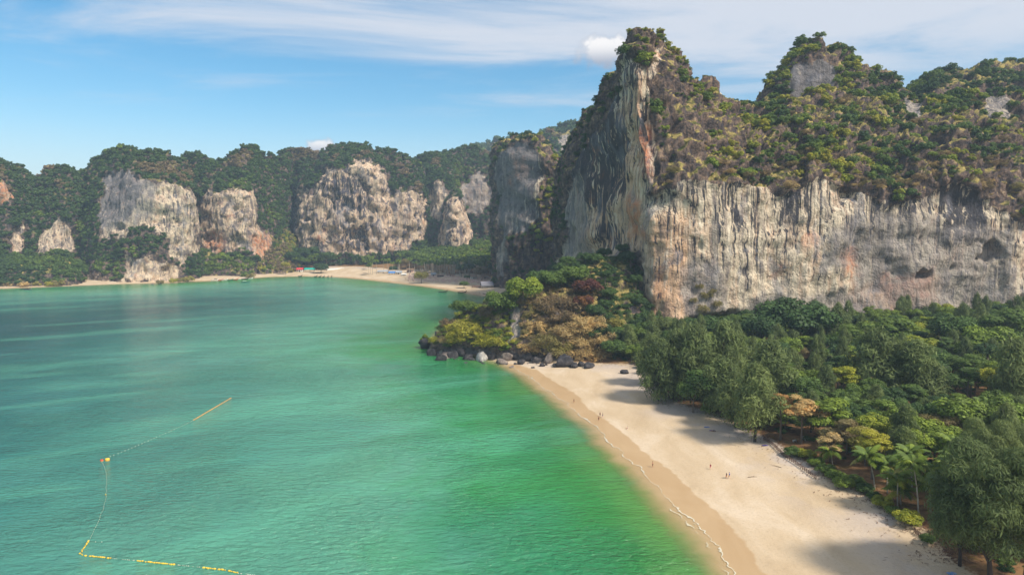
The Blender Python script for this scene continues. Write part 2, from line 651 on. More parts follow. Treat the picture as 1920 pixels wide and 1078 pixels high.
def make_rock_material():
    m, t, p = mat_new('limestone')
    A = t.attr
    pos = t.pos()
    warp = t.noise(pos, 0.022, 3, 0.5)
    cmb = t.new('ShaderNodeCombineXYZ')
    w = t.math('MULTIPLY', t.math('SUBTRACT', warp, 0.5), 7.0)
    for i in range(2):
        t.put(cmb.inputs[i], w)
    pw = t.vmath('ADD', t.pos(), cmb.outputs[0])
    st1 = t.noise(t.vmath('MULTIPLY', pw, (0.17, 0.17, 0.010)), 1.0, 5, 0.62, 0.25)     # broad curtains
    st2 = t.noise(t.vmath('MULTIPLY', pw, (0.62, 0.62, 0.020)), 1.0, 5, 0.68, 0.2)    # thin streaks
    st3 = t.noise(t.vmath('MULTIPLY', pw, (0.30, 0.30, 0.016)), 1.0, 4, 0.6, 0.3)
    blot = t.noise(pos, 0.045, 4, 0.6, 0.6)
    crag = t.noise(pos, 0.22, 5, 0.68, 0.4)
    base = t.ramp(t.math('ADD', t.math('MULTIPLY', st1, 0.6), t.math('MULTIPLY', blot, 0.4)),
                  [(0.32, lin(96, 90, 90)), (0.42, lin(158, 144, 128)), (0.5, lin(210, 194, 168)), (0.58, lin(190, 164, 138)), (0.68, lin(232, 220, 200))])
    base = t.mix(t.math('MULTIPLY', t.math('ADD', A('warm'), t.math('MULTIPLY', A('pit'), 0.45), clamp=True), t.math('MULTIPLY_ADD', st3, 0.9, 0.15), clamp=True), base, lin(208, 160, 120))
    # cream flowstone and black water streaks; the dark mask also holds the pillar's shade
    base = t.mix(t.math('MULTIPLY', t.math('MULTIPLY', t.step(st3, 0.52, 0.62), t.math('MULTIPLY', t.step(blot, 0.42, 0.6), t.math('MULTIPLY_ADD', A('pit'), -0.6, 1.0))), 0.8), base, lin(234, 222, 198))
    brd = t.math('MULTIPLY', t.step(t.noise(t.vmath('MULTIPLY', pw, (0.10, 0.10, 0.007)), 1.0, 4, 0.6, 0.3), 0.54, 0.62), t.step(blot, 0.6, 0.45))
    base = t.mix(t.math('MULTIPLY', brd, 0.55), base, lin(74, 76, 86))
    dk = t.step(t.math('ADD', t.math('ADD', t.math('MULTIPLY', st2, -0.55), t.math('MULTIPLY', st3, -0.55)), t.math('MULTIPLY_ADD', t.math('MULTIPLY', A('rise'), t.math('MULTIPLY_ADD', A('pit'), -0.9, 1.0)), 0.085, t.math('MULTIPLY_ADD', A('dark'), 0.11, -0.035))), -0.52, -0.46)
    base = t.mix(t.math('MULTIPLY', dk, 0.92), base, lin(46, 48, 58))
    thin = t.step(t.noise(t.vmath('MULTIPLY', pw, (1.1, 1.1, 0.03)), 1.0, 3, 0.6), 0.57, 0.62)
    base = t.mix(t.math('MULTIPLY', t.math('MULTIPLY', thin, t.step(t.noise(pos, 0.03, 2, 0.5), 0.4, 0.6)), 0.8), base, lin(64, 61, 66))
    slab = t.step(t.noise(t.vmath('MULTIPLY', t.pos(), (0.05, 0.05, 0.026)), 1.0, 4, 0.6, 1.2), 0.55, 0.62)
    base = t.mix(t.math('MULTIPLY', slab, 0.5), base, lin(118, 118, 126))
    hol = t.noise(t.vmath('MULTIPLY', t.pos(), (0.11, 0.11, 0.075)), 1.0, 4, 0.6, 0.8)
    base = t.mix(t.math('MULTIPLY', t.math('MULTIPLY', t.step(hol, 0.52, 0.60), A('pit')), 0.85), base, lin(66, 64, 76))  # shade of hollows put into the colour of the far faces
    # iron stains
    og = t.math('ADD', t.math('MULTIPLY', t.step(t.math('ADD', blot, t.math('MULTIPLY', st3, 0.5)), 0.84, 1.0), 0.55), t.math('MULTIPLY', A('orange'), t.step(t.math('ADD', crag, t.math('MULTIPLY', st1, 0.4)), 0.5, 0.85)), clamp=True)
    base = t.mix(t.math('MULTIPLY', og, 0.85), base, lin(190, 122, 80))
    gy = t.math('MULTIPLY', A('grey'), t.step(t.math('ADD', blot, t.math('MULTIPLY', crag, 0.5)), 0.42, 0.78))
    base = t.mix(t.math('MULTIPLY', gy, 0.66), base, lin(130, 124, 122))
    # weathered crag (above the bare walls): dark grey brown, pitted
    cragc = t.ramp(crag, [(0.32, lin(42, 39, 42)), (0.46, lin(88, 76, 70)), (0.58, lin(122, 102, 88)), (0.72, lin(164, 142, 116))])
    cragc = t.mix(t.math('MULTIPLY', t.step(st2, 0.5, 0.6), 0.5), cragc, lin(60, 58, 64))
    earth = t.ramp(t.noise(pos, 0.16, 5, 0.65), [(0.32, lin(48, 54, 28)), (0.46, lin(92, 92, 48)), (0.58, lin(170, 150, 92)), (0.7, lin(100, 108, 46))])
    earth = t.mix(t.math('MULTIPLY', A('pit'), 0.75), earth, lin(58, 66, 44))
    g = t.new('ShaderNodeNewGeometry')
    sp = t.new('ShaderNodeSeparateXYZ')
    t.l.new(g.outputs['Normal'], sp.inputs[0])
    flat = t.step(t.math('ADD', sp.outputs[2], t.math('MULTIPLY', t.math('SUBTRACT', crag, 0.5), 0.9)), 0.47, 0.74)
    rough = t.mix(flat, cragc, earth)
    rk = t.step(t.math('ADD', A('rock'), t.math('MULTIPLY', t.math('SUBTRACT', crag, 0.5), 0.5)), 0.35, 0.6)
    col = t.mix(rk, rough, base)
    col = t.mix(t.math('MULTIPLY', t.step(crag, 0.52, 0.3), 0.45), col, lin(60, 56, 58))
    t.put(p.inputs['Base Color'], col)
    p.inputs['Roughness'].default_value = 0.95
    p.inputs['Specular IOR Level'].default_value = 0.12
    h = t.math('ADD', t.math('ADD', t.math('MULTIPLY', st2, 0.35), t.math('MULTIPLY', st3, 0.55)), t.math('MULTIPLY', crag, 1.2))
    t.put(p.inputs['Normal'], t.bump(h, 1.0, 2.2))
    return m


ROCK = make_rock_material()
MASSIFS = []


def resample_cols(cols, res):
    """Catmull-Rom along the columns of the control lattice"""
    C = np.array(cols, float)                      # ncol, nrow, 3
    n = len(C)
    out = []
    ref = C[:, :-2].mean(1)
    for i in range(n - 1):
        p0, p1, p2, p3 = C[max(i - 1, 0)], C[i], C[i + 1], C[min(i + 2, n - 1)]
        L = np.linalg.norm((p2 - p1)[:-2], axis=1).mean()
        k = max(2, int(L / res))
        for j in range(k):
            u = j / k
            lin_ = p1 * (1 - u) + p2 * u
            cr = 0.5 * ((2 * p1) + (p2 - p0) * u + (2 * p0 - 5 * p1 + 4 * p2 - p3) * u * u + (3 * p1 - p0 - 3 * p2 + p3) * u ** 3)
            out.append(0.5 * lin_ + 0.5 * cr)
    out.append(C[-1])
    return np.array(out)


def massif(name, label, cols, res, rock=(), orange=(), dark=(), grey=(), caves=(), warm=(), amp=1.0, flute=1.0, backs=(45, 130), sm=3, seed=0.0, backres=4.0, pit=0.0):
    cols = [list(c) for c in cols]
    for c in cols:                                   # the far side of the hill
        r = c[-1]
        out = np.array([r[0] * 0.12, r[1], 0])
        out = out / np.linalg.norm(out)
        c.append(r + out * backs[0] + np.array([0, 0, -0.22 * max(r[2], 0)]))
        c.append(r + out * backs[1] + np.array([0, 0, -r[2] - 3]))
    D = resample_cols(cols, res)
    nrow = D.shape[1]
    rows = []
    for r in range(nrow - 1):
        L = np.median(np.linalg.norm(D[:, r + 1] - D[:, r], axis=1))
        rr = res * backres if r >= nrow - 3 else res
        k = max(2, int(L / rr))
        for j in range(k):
            u = j / k
            rows.append(D[:, r] * (1 - u) + D[:, r + 1] * u)
    rows.append(D[:, -1])
    kw = max(2, int(np.median(np.linalg.norm(D[:, 1] - D[:, 0], axis=1)) / res))
    rise = np.repeat(np.clip((np.arange(len(rows)) / kw - 0.35) / 0.65, 0, 1), D.shape[0])
    G = np.array(rows)                               # nv, nu, 3
    for _ in range(sm):
        Gp = np.concatenate([G[:1], G, G[-1:]], 0)
        Gp = np.concatenate([Gp[:, :1], Gp, Gp[:, -1:]], 1)
        Q = (Gp[:-2, 1:-1] + Gp[2:, 1:-1] + Gp[1:-1, :-2] + Gp[1:-1, 2:]) / 4
        G[1:] = (0.4 * G + 0.6 * Q)[1:]
    nv, nu = G.shape[:2]

    def normals(G):
        du = np.gradient(G, axis=1)
        dv = np.gradient(G, axis=0)
        n = np.cross(du.reshape(-1, 3), dv.reshape(-1, 3))
        return n / np.maximum(np.linalg.norm(n, axis=1), 1e-9)[:, None]
    N = normals(G)
    P = G.reshape(-1, 3).copy()
    px, py = project(P)
    Q = np.stack([px, py], 1)

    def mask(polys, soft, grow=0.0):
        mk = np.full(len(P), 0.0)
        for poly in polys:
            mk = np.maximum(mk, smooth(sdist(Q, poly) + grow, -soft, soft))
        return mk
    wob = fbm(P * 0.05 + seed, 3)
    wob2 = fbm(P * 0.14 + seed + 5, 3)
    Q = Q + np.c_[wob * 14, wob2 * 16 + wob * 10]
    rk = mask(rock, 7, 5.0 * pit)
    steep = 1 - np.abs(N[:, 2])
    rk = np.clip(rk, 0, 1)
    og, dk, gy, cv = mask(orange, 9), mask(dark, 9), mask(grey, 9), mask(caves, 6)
    # relief
    d = fbm(P * 0.022 + seed, 3) * 9 * amp
    f1 = fbm(P * np.array([0.10, 0.10, 0.012]) + seed + 3, 3)
    f2 = ridged(P * np.array([0.22, 0.22, 0.028]) + seed + 8, 3)
    wall = smooth(steep, 0.35, 0.8)
    mod = smooth(fbm(P * np.array([0.03, 0.03, 0.02]) + seed + 71, 2), -0.3, 0.4)
    led = fbm(P * np.array([0.035, 0.035, 0.05]) + seed + 81, 4)
    d = d + wall * (f1 * 2.6 * flute * (0.3 + 0.9 * mod) + f2 * 0.8 * flute * mod + led * 6.0 * flute) * (0.4 + 0.6 * rk)
    cr = ridged(P * np.array([0.075, 0.075, 0.05]) + seed + 21, 4)
    sp = ridged(P * np.array([0.085, 0.085, 0.02]) + seed + 61, 3)
    d = d + (1 - rk) * ((cr - 0.35) * 4.6 + (sp - 0.45) * 13.0 + fbm(P * np.array([0.2, 0.2, 0.12]) + seed + 33, 3) * 3.4) * amp
    pock = fbm(P * np.array([0.11, 0.11, 0.055]) + seed + 44, 3)
    d = d - rk * smooth(pock, 0.31 - 0.19 * pit, 0.58 - 0.22 * pit) * (2.6 + 5.0 * pit)
    d = d - cv * (9 + 4 * f1) * 1.0
    foot = np.repeat(np.arange(nv), nu) == 0
    last = np.repeat(np.arange(nv), nu) >= nv - 2
    d[last] = 0
    P2 = P + N * d[:, None]
    P2[foot, 2] = P[foot, 2]
    me = mesh_np(name, P2, grid_faces(nv, nu), ROCK, True, {'rock': rk, 'orange': og, 'dark': dk, 'grey': gy, 'warm': mask(warm, 14), 'rise': rise, 'pit': np.full(len(P), pit)})
    o = tag(link(name, me), label, None, None, 'structure')
    G2_ = P2.reshape(nv, nu, 3)
    MASSIFS.append(dict(obj=o, G=G2_, N=normals(G2_), rk=rk, nrowf=nv))
    return o


def mcols(spec):
    """each column: foot (px, Y, z), then points (px, py, Y) upwards"""
    out = []
    for c in spec:
        f = pz(*c[0])
        f[2] -= 14
        out.append([f] + [at(*q) for q in c[1:]])
    return out


def build_cliffs():
    # the great wall and its tower
    spec = [
        [(1036, 640, -2), (1047, 340, 640), (1063, 295, 645), (1076, 274, 655)],
        [(1050, 580, 3), (1062, 330, 575), (1082, 250, 582), (1094, 223, 592)],
        [(1078, 522, 8), (1094, 300, 516), (1112, 238, 521), (1123, 208, 535)],
        [(1118, 477, 12), (1130, 240, 470), (1138, 185, 476), (1145, 156, 490)],
        [(1163, 437, 14), (1166, 180, 432), (1170, 140, 437), (1174, 108, 452)],
        [(1199, 405, 14), (1193, 130, 409), (1194, 88, 417), (1200, 64, 438)],
        [(1208, 395, 13), (1210, 300, 398), (1214, 140, 412), (1223, 56, 440)],
        [(1225, 389, 12), (1226, 366, 391), (1238, 180, 412), (1251, 66, 444)],
        [(1258, 387, 12), (1260, 350, 389), (1266, 200, 416), (1272, 104, 448)],
        [(1300, 387, 12), (1300, 339, 389), (1300, 226, 420), (1300, 140, 456)],
        [(1350, 390, 12), (1348, 340, 391), (1344, 240, 425), (1340, 148, 464)],
        [(1400, 395, 12), (1400, 342, 396), (1392, 265, 425), (1376, 198, 472)],
        [(1478, 402, 12), (1477, 365, 403), (1476, 272, 430), (1470, 188, 490)],
        [(1532, 407, 12), (1532, 331, 407), (1535, 258, 438), (1540, 182, 510)],
        [(1600, 412, 12), (1603, 350, 412), (1608, 270, 440), (1620, 186, 515)],
        [(1668, 416, 12), (1668, 376, 416), (1675, 288, 440), (1688, 178, 515)],
        [(1745, 420, 12), (1745, 356, 419), (1750, 275, 445), (1756, 184, 500)],
        [(1795, 423, 12), (1795, 335, 420), (1800, 262, 445), (1810, 178, 497)],
        [(1850, 424, 12), (1850, 370, 423), (1856, 282, 448), (1860, 178, 497)],
        [(1908, 420, 12), (1906, 408, 423), (1916, 300, 448), (1922, 176, 500)],
        [(1990, 432, 12), (1985, 430, 436), (2000, 320, 460), (2010, 186, 510)],
        [(2150, 446, 12), (2140, 410, 452), (2150, 330, 470), (2160, 230, 520)],
        [(2330, 440, 12), (2330, 470, 450), (2330, 430, 470), (2330, 400, 510)],
    ]
    front = [(1203, 640), (1203, 380), (1236, 362), (1292, 342), (1345, 345), (1396, 345), (1425, 350), (1478, 370), (1531, 334), (1586, 350),
             (1668, 382), (1745, 362), (1794, 340), (1849, 378), (1903, 412), (1930, 430), (1930, 640)]
    left = [(1035, 500), (1066, 470), (1070, 360), (1084, 296), (1110, 262), (1142, 236), (1158, 186), (1175, 140), (1190, 108), (1204, 150), (1222, 200), (1232, 290), (1212, 380), (1206, 470), (1150, 480), (1080, 500)]
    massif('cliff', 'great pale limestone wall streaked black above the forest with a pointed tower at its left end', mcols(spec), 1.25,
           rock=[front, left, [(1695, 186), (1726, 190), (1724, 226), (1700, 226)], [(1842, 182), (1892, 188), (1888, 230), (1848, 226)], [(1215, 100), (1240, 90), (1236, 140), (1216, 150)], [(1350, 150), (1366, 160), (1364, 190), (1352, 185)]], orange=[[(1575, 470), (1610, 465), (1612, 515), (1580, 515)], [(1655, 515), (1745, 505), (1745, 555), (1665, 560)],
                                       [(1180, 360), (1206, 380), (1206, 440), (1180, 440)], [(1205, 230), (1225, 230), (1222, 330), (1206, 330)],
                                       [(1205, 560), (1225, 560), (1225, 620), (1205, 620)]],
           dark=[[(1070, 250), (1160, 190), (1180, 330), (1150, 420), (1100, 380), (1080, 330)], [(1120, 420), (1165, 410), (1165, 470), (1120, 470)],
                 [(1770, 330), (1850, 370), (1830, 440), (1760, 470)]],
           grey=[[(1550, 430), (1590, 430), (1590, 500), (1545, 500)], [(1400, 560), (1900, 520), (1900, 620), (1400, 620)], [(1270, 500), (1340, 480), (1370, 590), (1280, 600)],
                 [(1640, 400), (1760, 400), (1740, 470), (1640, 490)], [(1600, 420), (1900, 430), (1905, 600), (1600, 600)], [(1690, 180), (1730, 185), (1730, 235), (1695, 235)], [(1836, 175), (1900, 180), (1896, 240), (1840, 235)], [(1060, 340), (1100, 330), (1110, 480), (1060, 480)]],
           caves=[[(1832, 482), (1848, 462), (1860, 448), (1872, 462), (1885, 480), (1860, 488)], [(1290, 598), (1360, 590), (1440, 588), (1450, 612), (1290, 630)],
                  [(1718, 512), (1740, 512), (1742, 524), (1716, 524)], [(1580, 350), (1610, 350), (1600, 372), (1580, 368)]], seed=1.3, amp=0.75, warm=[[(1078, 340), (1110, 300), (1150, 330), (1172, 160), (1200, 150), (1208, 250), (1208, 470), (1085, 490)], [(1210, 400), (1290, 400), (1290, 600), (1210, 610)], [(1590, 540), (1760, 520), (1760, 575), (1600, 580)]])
    # two summits behind the wall
    sE = [(1420, 190), (1440, 172), (1452, 150), (1480, 118), (1487, 98), (1514, 80), (1537, 75), (1560, 86), (1592, 102), (1619, 124), (1652, 129),
          (1678, 140), (1690, 166), (1712, 185)]
    cols = []
    for i, (a, b) in enumerate(sE):
        Y = 560 - 14 * math.sin(math.pi * i / 13)
        cols.append([pz(a, Y - 40, 118), at(a, b + 0.62 * (215 - b), Y - 24), at(a, b + 0.28 * (215 - b), Y - 17), at(a, b, Y)])
    massif('cliff', 'wooded rocky summit with a bare grey face rising behind the great wall', cols, 1.7, rock=[[(1484, 125), (1530, 112), (1566, 128), (1560, 190), (1520, 215), (1482, 190)]],
           grey=[[(1470, 100), (1580, 100), (1580, 230), (1470, 230)]], dark=[[(1470, 100), (1580, 100), (1580, 230), (1470, 230)]], amp=0.7, backs=(40, 90), seed=4.1)
    sF = [(1690, 185), (1723, 168), (1733, 152), (1750, 138), (1778, 132), (1805, 135), (1843, 121), (1887, 124), (1920, 120), (1980, 128), (2040, 150), (2120, 200), (2220, 300)]
    cols = []
    for i, (a, b) in enumerate(sF):
        Y = 600 + 3 * i
        cols.append([pz(a, Y - 62, 110), at(a, b + 40, Y - 40), at(a, b + 14, Y - 20), at(a, b, Y)])
    massif('cliff', 'rounded dark wooded summit at the right end of the skyline', cols, 2.2, amp=0.7, seed=6.6, backs=(60, 140))
    # the dark pillar left of the tower
    spec = [
        [(940, 860, -2), (926, 330, 850), (932, 295, 850), (942, 270, 850)],
        [(934, 780, -2), (927, 330, 778), (933, 285, 782), (944, 264, 795)],
        [(950, 752, -2), (950, 305, 757), (958, 275, 762), (964, 257, 778)],
        [(985, 742, -2), (985, 295, 745), (985, 268, 750), (986, 251, 768)],
        [(1015, 735, -2), (1014, 300, 738), (1012, 272, 744), (1011, 256, 764)],
        [(1045, 730, -2), (1040, 330, 735), (1037, 300, 742), (1034, 279, 765)],
        [(1080, 735, -2), (1064, 370, 742), (1056, 335, 750), (1050, 312, 770)],
        [(1115, 750, -2), (1092, 430, 760), (1080, 400, 765), (1072, 380, 785)],
    ]
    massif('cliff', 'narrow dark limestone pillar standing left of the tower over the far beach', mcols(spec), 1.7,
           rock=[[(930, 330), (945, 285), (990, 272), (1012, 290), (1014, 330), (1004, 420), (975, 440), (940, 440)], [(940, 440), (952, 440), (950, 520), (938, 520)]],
           grey=[[(920, 250), (1010, 250), (1000, 540), (920, 540)]], dark=[[(920, 250), (1010, 250), (1000, 540), (920, 540)]],  # shade on the pillar's left side put into the rock colour
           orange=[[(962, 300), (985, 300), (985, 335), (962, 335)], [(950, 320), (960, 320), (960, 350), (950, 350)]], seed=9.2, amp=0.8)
    # far blue ridges
    for lab, Y, sk in (('steep bare topped ridge showing between the pillar and the tower', 1500, [(990, 330), (1010, 285), (1022, 252), (1040, 241), (1060, 237), (1075, 231), (1092, 231), (1120, 250), (1170, 300), (1220, 340)]),
                       ('low bluish wooded hill far beyond the bay', 2000, [(800, 330), (850, 292), (891, 273), (941, 263), (1000, 262), (1060, 280), (1140, 330)])):
        cols = [[pz(a, Y - 150, 0), at(a, b + 45, Y - 70), at(a, b + 18, Y - 45), at(a, b, Y)] for a, b in sk]
        massif('cliff', lab, cols, 6.0, rock=[[(1045, 285), (1050, 262), (1085, 250), (1090, 300)]] if Y == 1500 else (), grey=[[(1000, 200), (1100, 200), (1100, 320), (1000, 320)]], amp=1.6, seed=Y, backs=(150, 400))
    # the long range behind the far beach, hill by hill
    spec = [
        [(-420, 900, 0), (-420, 470, 925), (-420, 400, 940), (-420, 345, 975)],
        [(-200, 860, 0), (-200, 465, 885), (-200, 380, 905), (-200, 305, 950)],
        [(-60, 850, 0), (-60, 450, 870), (-60, 360, 880), (-50, 295, 930)],
        [(5, 850, 0), (5, 450, 865), (3, 345, 875), (0, 304, 920)],
        [(35, 855, 0), (35, 455, 880), (33, 400, 890), (33, 314, 930)],
        [(68, 860, 0), (68, 470, 885), (68, 410, 895), (68, 334, 950)],
        [(95, 862, 0), (95, 470, 888), (95, 405, 900), (94, 314, 950)],
        [(128, 866, 0), (128, 470, 895), (128, 400, 905), (127, 311, 955)],
        [(158, 880, 0), (158, 470, 915), (158, 400, 930), (157, 318, 975)],
        [(195, 900, 0), (195, 470, 950), (195, 420, 960), (190, 335, 1000)],
    ]
    massif('cliff', 'brown and green hill with an orange patch of bare rock at the left edge', mcols(spec), 2.2,
           rock=[[(-40, 350), (12, 342), (18, 366), (12, 372), (-40, 390)], [(22, 432), (40, 425), (42, 468), (24, 468)], [(72, 440), (92, 425), (110, 412), (135, 440), (132, 470), (76, 478)]],
           orange=[[(-40, 330), (25, 330), (25, 380), (-40, 390)]], seed=11, amp=1.0, pit=0.6)
    spec = [
        [(150, 905, -2), (152, 470, 925), (160, 400, 945), (170, 320, 1000)],
        [(160, 862, -2), (172, 470, 885), (178, 395, 905), (176, 300, 980)],
        [(200, 852, -2), (205, 455, 876), (210, 375, 892), (205, 283, 965)],
        [(240, 850, -2), (240, 450, 874), (240, 352, 886), (236, 279, 955)],
        [(270, 856, -2), (275, 440, 878), (275, 345, 888), (258, 286, 955)],
        [(300, 868, -2), (303, 440, 885), (303, 345, 894), (288, 285, 955)],
        [(330, 885, -1), (335, 440, 897), (335, 350, 902), (308, 289, 955)],
        [(362, 908, 3), (362, 440, 912), (360, 365, 915), (324, 299, 965)],
        [(374, 945, 5), (370, 440, 948), (366, 385, 948), (338, 300, 985)],
        [(378, 1010, 8), (374, 440, 1010), (370, 400, 1010), (350, 320, 1030)],
    ]
    massif('cliff', 'bulky headland with grey and tan rock faces dropping into the water at the left', mcols(spec), 1.9,
           rock=[[(192, 400), (200, 335), (232, 322), (262, 340), (285, 345), (330, 350), (362, 362), (368, 420), (368, 470), (345, 490), (322, 480), (320, 445), (290, 430), (270, 420), (225, 440), (196, 445)],
                 [(235, 528), (238, 485), (255, 490), (275, 485), (330, 500), (330, 528)], [(155, 528), (168, 510), (185, 520), (205, 532)]],
           grey=[[(180, 300), (290, 300), (290, 400), (180, 440)]], dark=[[(180, 320), (262, 320), (262, 390), (180, 430)]],
           caves=[[(305, 500), (320, 500), (322, 515), (305, 515)], [(262, 495), (274, 495), (274, 515), (262, 515)]], seed=13.7, amp=0.8, pit=0.6)
    spec = [
        [(352, 1040, 5), (350, 440, 1050), (345, 380, 1055), (340, 301, 1085)],
        [(376, 990, 20), (378, 420, 990), (380, 378, 992), (350, 292, 1050)],
        [(400, 975, 22), (400, 420, 975), (402, 368, 978), (372, 289, 1045)],
        [(430, 975, 22), (430, 420, 972), (432, 365, 976), (412, 302, 1045)],
        [(458, 980, 20), (458, 420, 978), (462, 364, 982), (450, 279, 1050)],
        [(480, 992, 12), (476, 430, 992), (474, 372, 995), (470, 277, 1055)],
        [(503, 1010, 6), (500, 470, 1014), (488, 410, 1018), (496, 288, 1075)],
        [(522, 1050, 8), (518, 460, 1060), (512, 390, 1070), (520, 292, 1110)],
        [(545, 1110, 8), (540, 440, 1115), (540, 370, 1120), (545, 286, 1150)],
    ]
    massif('cliff', 'hill with a tan cave pocked face and reddish foot beside the dark gully', mcols(spec), 2.0,
           rock=[[(377, 472), (378, 385), (392, 368), (440, 362), (474, 362), (477, 420), (492, 432), (503, 445), (498, 490), (482, 475), (460, 462), (430, 470), (405, 472)]],
           orange=[[(470, 440), (505, 440), (505, 490), (470, 480)], [(380, 430), (420, 440), (420, 470), (380, 470)]],
           caves=[[(380, 444), (398, 442), (405, 458), (384, 456)], [(430, 452), (456, 444), (462, 462), (432, 468)], [(386, 400), (394, 400), (394, 415), (386, 415)]], seed=17.1, amp=0.8, pit=0.8)
    spec = [
        [(520, 1180, 8), (520, 440, 1190), (522, 370, 1195), (528, 291, 1225)],
        [(548, 1150, 10), (550, 440, 1150), (552, 395, 1152), (552, 279, 1200)],
        [(560, 1108, 16), (562, 440, 1106), (563, 388, 1108), (572, 282, 1180)],
        [(590, 1100, 20), (590, 430, 1096), (594, 370, 1098), (597, 283, 1170)],
        [(625, 1098, 22), (625, 420, 1092), (620, 330, 1094), (624, 273, 1165)],
        [(655, 1102, 24), (655, 415, 1092), (658, 310, 1094), (654, 273, 1160)],
        [(690, 1102, 24), (690, 415, 1094), (690, 318, 1096), (680, 270, 1160)],
        [(718, 1106, 22), (718, 420, 1100), (716, 336, 1102), (708, 277, 1160)],
        [(732, 1118, 22), (734, 420, 1114), (732, 376, 1118), (734, 282, 1165)],
        [(762, 1116, 18), (762, 420, 1112), (758, 360, 1116), (752, 290, 1170)],
        [(788, 1124, 12), (788, 420, 1122), (784, 365, 1126), (775, 298, 1175)],
        [(800, 1160, 10), (798, 420, 1160), (796, 385, 1164), (790, 312, 1200)],
        [(806, 1210, 10), (804, 420, 1210), (802, 395, 1214), (800, 330, 1230)],
    ]
    massif('cliff', 'broad sunlit cliff riddled with dark hollows above the palm grove', mcols(spec), 1.9,
           rock=[[(557, 465), (560, 358), (585, 368), (603, 350), (612, 326), (640, 328), (668, 306), (690, 312), (718, 330), (728, 372), (730, 400), (748, 362), (775, 366), (790, 372), (794, 450), (772, 438), (765, 465), (720, 470), (690, 474), (640, 474), (590, 470)]],
           dark=[[(600, 330), (690, 330), (690, 400), (620, 400)], [(640, 425), (690, 425), (690, 470), (640, 470)]],
           caves=[[(645, 432), (662, 424), (690, 434), (688, 452), (665, 450), (646, 462)], [(676, 340), (692, 352), (690, 362), (676, 350)], [(642, 374), (656, 374), (656, 388), (642, 388)],
                  [(622, 360), (630, 360), (632, 376), (622, 376)]], seed=19.9, amp=0.85, flute=1.2, pit=1.0)
    spec = [
        [(780, 1230, 8), (782, 430, 1240), (784, 370, 1246), (782, 297, 1275)],
        [(800, 1180, 12), (801, 400, 1180), (803, 345, 1186), (800, 291, 1245)],
        [(822, 1165, 14), (822, 400, 1164), (822, 335, 1172), (815, 288, 1240)],
        [(842, 1172, 14), (843, 400, 1172), (842, 345, 1180), (840, 290, 1245)],
        [(852, 1205, 10), (852, 400, 1205), (852, 365, 1210), (855, 281, 1265)],
        [(875, 1230, 8), (875, 400, 1230), (872, 350, 1236), (866, 275, 1280)],
        [(905, 1225, 8), (905, 400, 1226), (902, 345, 1232), (884, 273, 1280)],
        [(932, 1230, 8), (930, 400, 1232), (926, 350, 1238), (910, 282, 1285)],
        [(955, 1260, 8), (950, 400, 1262), (944, 360, 1268), (924, 298, 1300)],
        [(1000, 1330, 8), (990, 430, 1330), (985, 400, 1335), (975, 350, 1360)],
    ]
    massif('cliff', 'hazy rounded pinnacles with pale scars at the right end of the long range', mcols(spec), 2.3,
           rock=[[(802, 404), (804, 356), (822, 348), (834, 360), (833, 400), (818, 410)], [(932, 432), (934, 385), (944, 370), (946, 420)], [(862, 352), (900, 330), (925, 380), (900, 400), (868, 392)]],
           grey=[[(855, 320), (926, 320), (926, 410), (855, 410)]], seed=23.3, amp=0.9, pit=0.7)
    spec = [
        [(822, 1150, 10), (826, 430, 1152), (830, 405, 1156), (836, 380, 1172)],
        [(832, 1120, 12), (834, 420, 1122), (840, 385, 1126), (848, 360, 1150)],
        [(852, 1112, 14), (852, 420, 1112), (852, 385, 1114), (854, 352, 1145)],
        [(868, 1116, 12), (868, 430, 1118), (864, 395, 1120), (860, 362, 1148)],
        [(882, 1130, 10), (880, 440, 1132), (874, 415, 1136), (868, 385, 1160)],
        [(890, 1165, 8), (888, 450, 1166), (882, 430, 1170), (876, 405, 1185)],
    ]
    massif('cliff', 'small pale pocked buttress at the back of the palm grove', mcols(spec), 1.9,
           rock=[[(828, 456), (832, 410), (846, 378), (860, 382), (866, 400), (882, 410), (880, 446), (850, 458)]], seed=27.5, amp=0.6, flute=1.2, backs=(30, 70), pit=1.0)

    # wooded slopes of fallen rock at the feet of the far hills, and a ridge closing the gaps between them
    for lab, tn, sk in (('wooded slope at the water edge below the left hill', (0.08, 0.36), [(-160, 790, 805, 490), (-60, 786, 835, 470), (20, 788, 842, 478), (60, 795, 848, 488), (100, 800, 852, 480), (140, 812, 860, 490), (162, 840, 868, 510)]),
                        ('bright green wooded slope between the headland and the tan cliff', (0.22, 0.46), [(338, 925, 940, 500), (352, 928, 958, 482), (378, 934, 966, 464), (405, 944, 968, 474), (430, 950, 968, 480), (455, 958, 974, 484), (474, 972, 984, 500)]),
                        ('brown and green slope below the dark gully', (0.05, 0.8), [(484, 980, 1000, 480), (500, 985, 1040, 440), (520, 990, 1080, 430), (545, 1000, 1110, 440), (562, 1040, 1120, 470)])):
        cols = [[pz(a, Y, -6), at(a, (b + 2 * 515) / 3, Y + 0.35 * (Y2 - Y)), at(a, (2 * b + 515) / 3, Y + 0.7 * (Y2 - Y)), at(a, b, Y2)] for a, Y, Y2, b in sk]
        massif('slope', lab, cols, 2.4, amp=0.4, seed=tn[0] * 90, backs=(15, 40))
        MASSIFS[-1]['tint'] = tn
    sk = [(-100, 330), (60, 345), (160, 335), (260, 318), (345, 312), (430, 312), (500, 300), (530, 300), (620, 300), (720, 305), (790, 308), (860, 305), (930, 315), (1000, 330)]
    cols = [[pz(a, 1230, -4), at(a, b + 90, 1250), at(a, b + 30, 1270), at(a, b, 1310)] for a, b in sk]
    massif('hill', 'dark wooded ridge closing the gaps between the far cliffs', cols, 3.5, amp=1.0, seed=71, backs=(80, 200))
